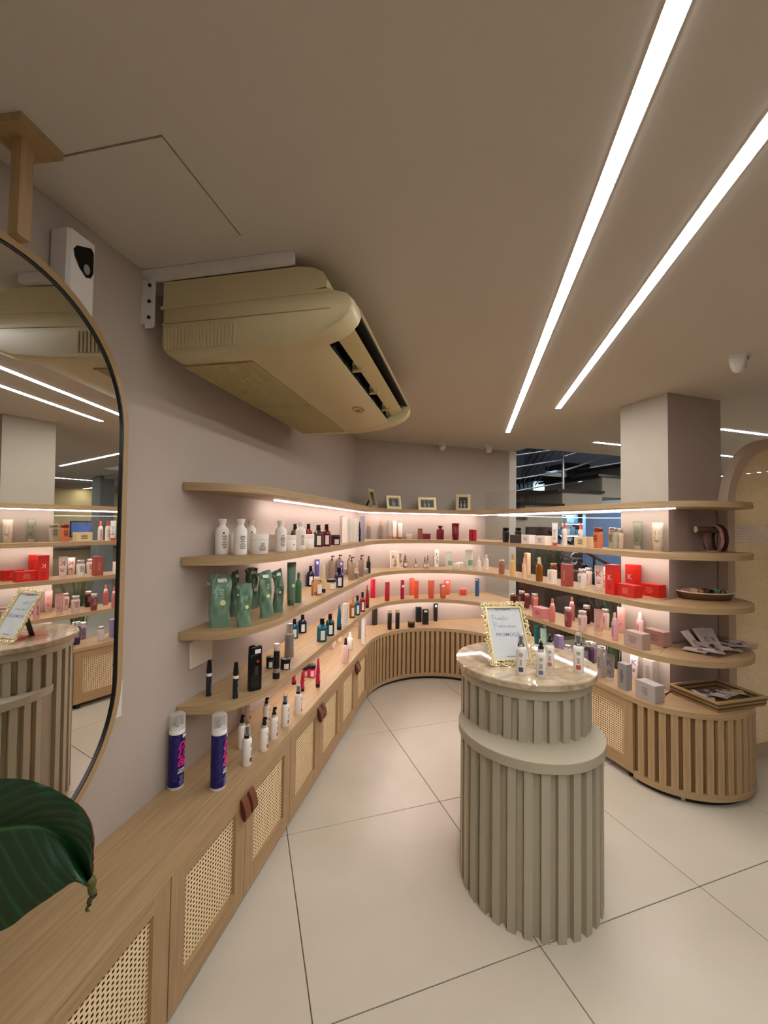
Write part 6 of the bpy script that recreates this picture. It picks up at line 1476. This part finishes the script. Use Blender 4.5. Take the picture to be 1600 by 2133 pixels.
# woven tray with pieces
wt_ = thing('woven_tray', (2.615, 1.685, Z['C']), 'square woven tray with dark banded sides at right end of worktop', 'tray', radians(-3))
RAT = mat('braided tray fibre', '#94784f', .65, noise=.25, scale=70)
TWX, TWY = .345, .255
MB().box((0, 0, .005), (TWX - .01, TWY - .01, .008)).build('base', RAT, wt_)
for k, M in enumerate((RAT, mat('dark fibre band', '#57432e', .7), RAT, mat('dark fibre band', '#57432e', .7), mat('pale rim fibre', '#a98d60', .6, noise=.2, scale=70))):
    zc = .008 + .011 * k; e = .002 * k
    for sx in (-1, 1):
        MB().box((sx * (TWX / 2 + e), 0, zc), (.012, TWY + .012 + 2 * e, .0112), grain=1).build('side_band', M, wt_)
        MB().box((0, sx * (TWY / 2 + e), zc), (TWX - .012 + 2 * e, .012, .0112), grain=0).build('side_band', M, wt_)
its = [('#d8d2cc', '#a9a29a', 'left front'), ('#4b3d5c', '#7a6e92', 'dark violet, middle left'), ('#cfc9c4', '#cfc8c4', 'whitish, middle'), ('#3a332f', '#8d7c6a', 'dark, at the back'), ('#dbd6d0', '#b9b2b0', 'whitish, right'), ('#cdb88a', '#c6a05a', 'gold, at back left')]
for k, (cc, mc, where) in enumerate(its):
    u = -.11 + .043 * k; v = .05 * sin(k * 2.4)
    sachet(2.615 + u, 1.685 + v * .8, Z['C'] + .030 + .006 * (k % 3), radians(30 + 40 * k), radians(5), 'accessory sachet in woven tray, ' + where, .07, .10, cc, mc, 'accessory sachets in the woven tray')

# ------------------------------------------------------------------ plant at the left edge
pp = lw(.50, .165)
pl = thing('potted_plant', (pp[0], pp[1], Z['C']), 'potted plant with one big drooping dark green leaf in the foreground', 'plant')
MB().loft([(0, .058), (.004, .062), (.115, .076), (.122, .076), (.122, .068), (.10, .066)], 28, caps=(1, 1)).build('pot', mat('grey ceramic pot', '#8a857c', .5), pl, smooth=40)
MB().loft([(.10, .066), (.104, .05), (.106, .02)], 20).build('soil', mat('soil', '#2a1d14', .95, noise=.3), pl)
T_ = [(-0.499, 0.923, 0.967), (-0.447, 0.903, 1.012), (-0.401, 0.887, 1.03), (-0.354, 0.872, 1.032), (-0.315, 0.859, 1.023), (-0.276, 0.847, 1.003), (-0.249, 0.839, 0.979), (-0.236, 0.835, 0.953), (-0.233, 0.836, 0.914), (-0.234, 0.838, 0.858)]
M_ = [(-0.51, 0.943, 0.927), (-0.462, 0.927, 0.932), (-0.423, 0.914, 0.934), (-0.384, 0.901, 0.938), (-0.352, 0.89, 0.942), (-0.324, 0.881, 0.94), (-0.301, 0.873, 0.93), (-0.28, 0.867, 0.912), (-0.26, 0.861, 0.881), (-0.242, 0.857, 0.842)]
B_ = [(-0.484, 0.898, 0.91), (-0.452, 0.89, 0.839), (-0.413, 0.879, 0.796), (-0.383, 0.869, 0.789), (-0.353, 0.859, 0.801), (-0.324, 0.848, 0.825), (-0.295, 0.837, 0.848), (-0.272, 0.829, 0.864), (-0.254, 0.823, 0.876), (-0.235, 0.817, 0.868)]
org = Vector((pp[0], pp[1], Z['C']))
def cr(P, t):
    t = max(0, min(len(P) - 1.0001, t)); i = int(t); t -= i
    q = [Vector(P[max(0, min(len(P) - 1, i + k))]) for k in (-1, 0, 1, 2)]
    return .5 * (2 * q[1] + (q[2] - q[0]) * t + (2 * q[0] - 5 * q[1] + 4 * q[2] - q[3]) * t * t + (3 * q[1] - q[0] - 3 * q[2] + q[3]) * t ** 3)
NU, NV = 66, 28
V = []; F = []
tow = (Vector((0, 0, EYE)) - Vector((-.35, .88, .93))).normalized()
for i in range(NU + 1):
    t = 9 * i / NU
    a, b, c_ = cr(T_, t), cr(M_, t), cr(B_, t)
    for j in range(NV + 1):
        v = -1 + 2 * j / NV
        p = b.lerp(a, v) if v >= 0 else b.lerp(c_, -v)
        av = abs(v)
        vein = .0022 * sin(t * 7.2 - av * 23.0) * min(1, av * 3) * (1 - av * .6)
        groove = -.003 * math.exp(-(v / .06) ** 2)
        p = p + tow * (.014 * sin(pi * av) + vein + groove) + tow * (.004 * sin(3 * t + 4 * v)) * av
        V.append(tuple(p - org))
for i in range(NU):
    for j in range(NV): q = i * (NV + 1) + j; F.append((q, q + 1, q + NV + 2, q + NV + 1))
def leaf_material():
    M = bpy.data.materials.new('glossy leaf'); M.use_nodes = True
    nt = M.node_tree; N = nt.nodes; B = N['Principled BSDF']
    uv = N.new('ShaderNodeUVMap'); sp = N.new('ShaderNodeSeparateXYZ'); nt.links.new(uv.outputs[0], sp.inputs[0])
    ab = N.new('ShaderNodeMath'); ab.operation = 'ABSOLUTE'; nt.links.new(sp.outputs[1], ab.inputs[0])
    m1 = N.new('ShaderNodeMath'); m1.operation = 'MULTIPLY_ADD'; m1.inputs[1].default_value = -23.0
    mt = N.new('ShaderNodeMath'); mt.operation = 'MULTIPLY'; mt.inputs[1].default_value = 7.2
    nt.links.new(sp.outputs[0], mt.inputs[0]); nt.links.new(ab.outputs[0], m1.inputs[0]); nt.links.new(mt.outputs[0], m1.inputs[2])
    sn = N.new('ShaderNodeMath'); sn.operation = 'SINE'; nt.links.new(m1.outputs[0], sn.inputs[0])
    rp = N.new('ShaderNodeValToRGB'); e = rp.color_ramp.elements; e[0].position = .0; e[0].color = lin('#1a4422'); e[1].position = .20; e[1].color = lin('#0e3017')
    mr_ = N.new('ShaderNodeMapRange'); mr_.inputs[1].default_value = -1; mr_.inputs[2].default_value = 1; nt.links.new(sn.outputs[0], mr_.inputs[0]); nt.links.new(mr_.outputs[0], rp.inputs[0])
    mid_ = N.new('ShaderNodeMapRange'); mid_.inputs[1].default_value = .02; mid_.inputs[2].default_value = .045; mid_.inputs[3].default_value = 1; mid_.inputs[4].default_value = 0; nt.links.new(ab.outputs[0], mid_.inputs[0])
    mx = N.new('ShaderNodeMix'); mx.data_type = 'RGBA'; mx.inputs[7].default_value = lin('#2f5a2a'); nt.links.new(mid_.outputs[0], mx.inputs[0]); nt.links.new(rp.outputs[0], mx.inputs[6])
    nt.links.new(mx.outputs[2], B.inputs['Base Color']); B.inputs['Roughness'].default_value = .42
    return M
mb = MB(); mb.add(V, F, [[(9 * (q // (NV + 1)) / NU, -1 + 2 * (q % (NV + 1)) / NV) for q in f] for f in F])
mb.build('leaf', leaf_material(), pl, smooth=60)
edge = [Vector(V[i * (NV + 1) + NV]) for i in range(40, NU + 1)]
mb = MB(); mb.tube([tuple(p) for p in edge], [.0008 + .0024 * abs(sin(k * .5)) * (k / len(edge)) for k in range(len(edge))], 6)
o = mb.build('dry_edge', mat('dry leaf edge', '#4a2a16', .8, noise=.4, scale=90), pl, smooth=60); o['label'] = 'brown dried leaf edge'
tip = [(-.236, .832, .868), (-.230, .829, .856), (-.229, .828, .844), (-.233, .829, .834), (-.236, .829, .825), (-.234, .829, .818)]
mb = MB(); mb.tube([tuple(cr(tip, 5 * k / 20) - org + Vector((.0016 * sin(k), 0, 0))) for k in range(21)], [(.0075 - .0003 * k) * (1 + .10 * sin(k * 1.1)) if k < 20 else .0008 for k in range(21)], 8)
o = mb.build('dry_tip', mat('dry leaf tip', '#49481d', .6, noise=.6, scale=70), pl, smooth=60); o['label'] = 'curled brown leaf tip'
b0 = Vector(M_[0]) - org
mb = MB(); mb.tube([(0, 0, .10), (.002, -.01, .25), tuple(Vector((.02, .0, .40)).lerp(b0, .45)), tuple(b0)], [.006, .0055, .005, .004], 10)
mb.build('stem', mat('green stem', '#3b5a2c', .5), pl, smooth=60)

# ------------------------------------------------------------------ what lies behind the glass
GREY = mat('grey stair plaster', '#a8a299', .8, noise=.05, scale=20)
DGR = mat('dark grey stone', '#3a3734', .5, noise=.1, scale=12)
BLUE = mat('blue shop wall', '#3f5f93', .6, noise=.04, scale=4)
struct(MB().box((5.5, 6.9, 2.1), (8.2, .12, 4.2)).build('wall_stairwell', mat('dark grey wall', '#3a3a40', .8)))
wallbox('wall_stairwell_left', 2.80, 2.88, BY + .14, 6.9, 0, 4.2, mat('dim grey wall', '#5d5b5c', .8))
wallbox('trim_1', 2.802, 2.895, BY, BY + .138, 0, CEIL, mat('glossy white jamb', '#dcd8d0', .25))
sl = thing('stairwell_fill_light', (4.1, 5.0, 4.19), 'added bluish fill light high in the stairwell, out of sight', 'fill light')  # unseen glowing panel added to light the stairs and the wall beyond
MB().box((0, 0, 0), (1.4, 1.4, .02)).build('diffuser', lamp('stairwell fill', (.80, .90, 1.0), LOBBY_W * .3), sl)
struct(MB().box((5.5, 5.3, 4.25), (8.2, 3.4, .1)).build('ceiling_stairwell', mat('dark ceiling', '#45423f', .9)))
stair = thing('staircase', (3.05, 4.10, 0), 'grey concrete staircase with dark treads and steel rail behind glass', 'staircase')
sx = [3.05 - .55, 3.05, 3.59, 4.22, 4.80, 5.40, 6.0]; sz = [1.59, 1.767, 1.945, 2.16, 2.36, 2.56]
for k in range(len(sx) - 1):
    xa, xb = sx[k], sx[k + 1]; zt_ = sz[k]
    if k == 0: xa = 2.85
    mb = MB(); mb.box(((xa + xb) / 2 - 3.05 + .05, .55, zt_ - .014), (xb - xa + .10, 1.14, .028)); mb.build('tread', mat('black granite tread', '#121112', .25), stair)
    mb = MB(); mb.box(((xa + xb) / 2 - 3.05 + .10, .56, zt_ - .028 - .13), (xb - xa, 1.08, .26)); mb.build('riser_block', GREY, stair)
up_ = [(3.9, 5.3, 2.05), (4.5, 5.3, 2.28), (5.1, 5.3, 2.51)]
for k, q in enumerate(up_):
    MB().box((q[0] - 3.05 + .6, 1.35, q[2] - 3.0 + 3.0 - .06), (1.9, .5, .09)).build('upper_flight_step', mat('black granite tread', '#121112', .25), stair)
rail = MB()
def rl(p, q, r=.012, name='rail', M=STEEL): MB().tube([(p[0] - 3.05, p[1] - 4.10, p[2]), (q[0] - 3.05, q[1] - 4.10, q[2])], r, 8).build(name, M, stair, smooth=60)
for k in range(4): rl((2.95, 4.16, 1.885 + .142 * k), (3.737, 4.16, 2.035 + .142 * k), .008)
rl((3.737, 4.16, 1.78), (3.737, 4.16, 2.60), .017, 'rail_post')
rl((3.75, 4.16, 2.185), (5.2, 4.16, 2.64), .011); rl((3.75, 4.16, 2.36), (5.2, 4.16, 2.82), .009)
MB().loft([(0, .035), (.02, .035), (.024, .02)], 14).build('post_flange', STEEL, stair, (3.737 - 3.05, .06, 1.768), smooth=40)
for k in range(5):
    P = [(3.16 + .05 * k - 3.05, .10, 1.77), (3.12 + .06 * k - 3.05, .10, 2.0), (3.22 + .09 * k - 3.05, .10, 2.25), (3.42 + .1 * k - 3.05, .10, 2.55)]
    MB().tube(P, .010 if k < 2 else .006, 8).build('curved_baluster', BLACK, stair, smooth=60)
def beyond(name, c, d, M, label, cat): return tag(MB().bbox((0, 0, 0), d, .004).build(name, M, None, loc=c), label, cat)
beyond('stone_panel', (4.6, 6.05, .875), (1.42, .06, 1.75), mat('brown grey stone', '#5b544d', .4, noise=.15, scale=4), 'brown grey stone panel under the stairs, behind the glass', 'panel')
bw_ = beyond('blue_partition', (7.0, 6.06, .89), (2.15, .08, 1.78), mat('blue shop wall', '#6f9bd6', .6, noise=.04, scale=4), 'plain blue partition wall far behind the glass', 'partition')
bp_ = beyond('white_partition', (6.6, 6.08, 2.06), (2.3, .05, .54), mat('pale blue panel', '#b9cbdc', .5), 'pale blue white panel above the blue partition, behind the stair', 'panel')
wn_ = beyond('lit_window', (5.5, 6.6, 2.13), (.52, .04, .34), lamp('dusk window', (.55, .80, 1.0), 1.1), 'small pale blue lit window seen between the stair balusters', 'window')
lowp = beyond('low_wall', (4.25, 4.62, .44), (2.8, .10, .88), mat('dark brown low wall', '#2b201b', .35), 'dark brown low wall behind the glass below the plants', 'wall')
pb = thing('planter', (3.55, 4.50, .885), 'long dark planter with low green foliage behind the glass', 'planter')
MB().bbox((0, .03, .06), (1.0, .2, .12), .006).build('trough', BLACK, pb)
rnd = random.Random(9); mb = MB()
for k in range(420):
    x, y, z = rnd.uniform(-.46, .46), rnd.uniform(-.05, .1), .12; L_ = rnd.uniform(.08, .26); a = rnd.uniform(0, 6.3); dx, dy = cos(a) * L_ * .35, sin(a) * L_ * .25; w_ = .009
    mb.add([(x - w_, y, z), (x + w_, y, z), (x + dx + w_ * .8, y + dy, z + L_ * .7), (x + dx * 1.5, y + dy * 1.5, z + L_)], [(0, 1, 2, 3)])
mb.build('foliage', mat('dim foliage', '#28402a', .6, noise=.4, scale=20), pb, kind='stuff')
sf2 = thing('spike_plant', (2.74, 2.50, 0), 'spiky green plant standing behind the glass beside the column', 'plant')
MB().loft([(0, .10), (.01, .11), (.34, .13), (.36, .13), (.36, .11), (.33, .11)], 24).build('pot', BLACK, sf2, smooth=40)
for k in range(22):
    a = 2.4 * k; L_ = .62 + .25 * ((k * 37) % 10) / 10; sp = .04 + .012 * (k % 7)
    mb = MB(); V = []
    n = 8
    for i in range(n + 1):
        t = i / n; rr = sp * .4 + sp * 1.6 * t * t; w_ = .011 * (1 - t) ** .7 + .0008
        V += [(rr * cos(a) - w_ * sin(a), rr * sin(a) + w_ * cos(a), .33 + L_ * t * (1 - .12 * t)), (rr * cos(a) + w_ * sin(a), rr * sin(a) - w_ * cos(a), .33 + L_ * t * (1 - .12 * t))]
    mb.add(V, [(2 * i, 2 * i + 1, 2 * i + 3, 2 * i + 2) for i in range(n)]); mb.build('leaf', mat('spike leaf', '#2f5526', .5, noise=.3, scale=15), sf2)
# lit shop shelf far behind
ls = thing('lit_store_shelf', (5.62, 6.3, 0), 'brightly lit white store shelving far behind the stairs', 'shelf unit')
MB().box((0, .22, .92), (.9, .03, 1.84)).build('back_panel', WHITEP, ls)
for z in (.9, 1.12, 1.34, 1.56, 1.83): MB().box((0, .07, z), (.9, .30, .02)).build('shelf_board', WHITEP, ls)
MB().box((0, .05, 1.80), (.86, .2, .02)).build('light_panel', lamp('store light', (.85, .95, 1.0), LOBBY_W), ls)
for z in (1.31, 1.53): MB().box((0, -.07, z + .013), (.88, .012, .010)).build('shelf_light', lamp('store light strip', (.85, .95, 1.0), 5.0), ls)
rnd = random.Random(21); ORD = ['first', 'second', 'third', 'fourth', 'fifth', 'sixth', 'seventh', 'eighth', 'ninth', 'tenth', 'eleventh', 'twelfth']
for z in (1.13, 1.35, 1.57):
    x = -.40; k = 0; row_ = {1.13: 'bottom', 1.35: 'middle', 1.57: 'top'}[z]
    while x < .40:
        wd = rnd.uniform(.07, .12); hh = rnd.uniform(.09, .16)
        c_, cn_ = rnd.choice([('#3b6f86', 'teal'), ('#d0d4d6', 'white'), ('#8a3038', 'red'), ('#2a2c33', 'black'), ('#6d8f99', 'grey blue'), ('#c9c1b4', 'beige')])
        o = MB().bbox((0, 0, hh / 2), (wd * .8, .06, hh), .003).build('store_product', card(c_), None, loc=(5.62 + x + wd / 2, 6.30 + .06, z))
        tag(o, cn_ + ' product, ' + ORD[k] + ' from left on ' + row_ + ' row of the far lit store shelves', 'box', 'products on the lit store shelves'); x += wd + .004; k += 1
# big handrail scroll
hs = thing('handrail', (4.05, 4.28, 0), 'dark steel handrail ending in a scroll behind the glass', 'handrail')
MB().tube([(-.42, 0, 1.42), (-.1, 0, 1.28), (.25, 0, 1.12), (.60, 0, .97)], .022, 10).build('top_rail', BLACK, hs, smooth=60)
P = [(-.02 + .11 * (1 - .08 * k) * cos(1.2 + .55 * k), 0, 1.06 + .10 * (1 - .08 * k) * sin(1.2 + .55 * k)) for k in range(11)]
MB().tube(P, .016, 10).build('scroll', STEEL, hs, smooth=60)
for k in range(3): MB().tube([(-.4, .0, 1.18 - .12 * k), (.7, 0, .80 - .12 * k)], .007, 8).build('wire', BLACK, hs)
MB().tube([(.30, 0, .3), (.30, 0, 1.12)], .016, 8).build('post', BLACK, hs)
MB().loft([(.88, .03), (.9, .03)], 12, c=(.30, 0, 0)).build('post_ring', STEEL, hs)

# neighbouring room, mostly seen in the mirror
gc = beyond('grey_pillar', (6.36, 4.22, CEIL / 2), (.32, .22, CEIL - .01), mat('grey pillar paint', '#8f9698', .7), 'plain grey pillar in the neighbouring room, seen in mirror', 'pillar')
dk = thing('reception_desk', (7.9, 4.2, 0), 'pale reception desk with two monitors in the neighbouring room', 'desk', radians(-90))
MB().bbox((0, 0, .52), (1.9, .6, 1.03), .01).build('front', mat('beige laminate', '#a08a66', .5), dk)
MB().bbox((0, 0, 1.05), (2.0, .7, .04), .006).build('top', mat('dark desk top', '#3b342d', .4), dk)
for k, x in enumerate((-.35, .45)):
    mn = thing('monitor', (7.9, 4.2 - x, 1.072), 'dark monitor with blue screen on reception desk, ' + ('further one' if k else 'nearer one'), 'monitor', radians(-90), 'monitors on the reception desk')
    MB().bbox((0, 0, .01), (.2, .16, .02), .004).build('foot', BLACK, mn)
    MB().bbox((0, .02, .12), (.05, .02, .22), .004).build('neck', BLACK, mn)
    MB().bbox((0, 0, .34), (.5, .03, .32), .005).build('case', BLACK, mn)
    MB().add_flat((-.23, .23, .20, .48), -.0165).build('screen', lamp('blue screen', (.16, .3, .75), .14), mn)
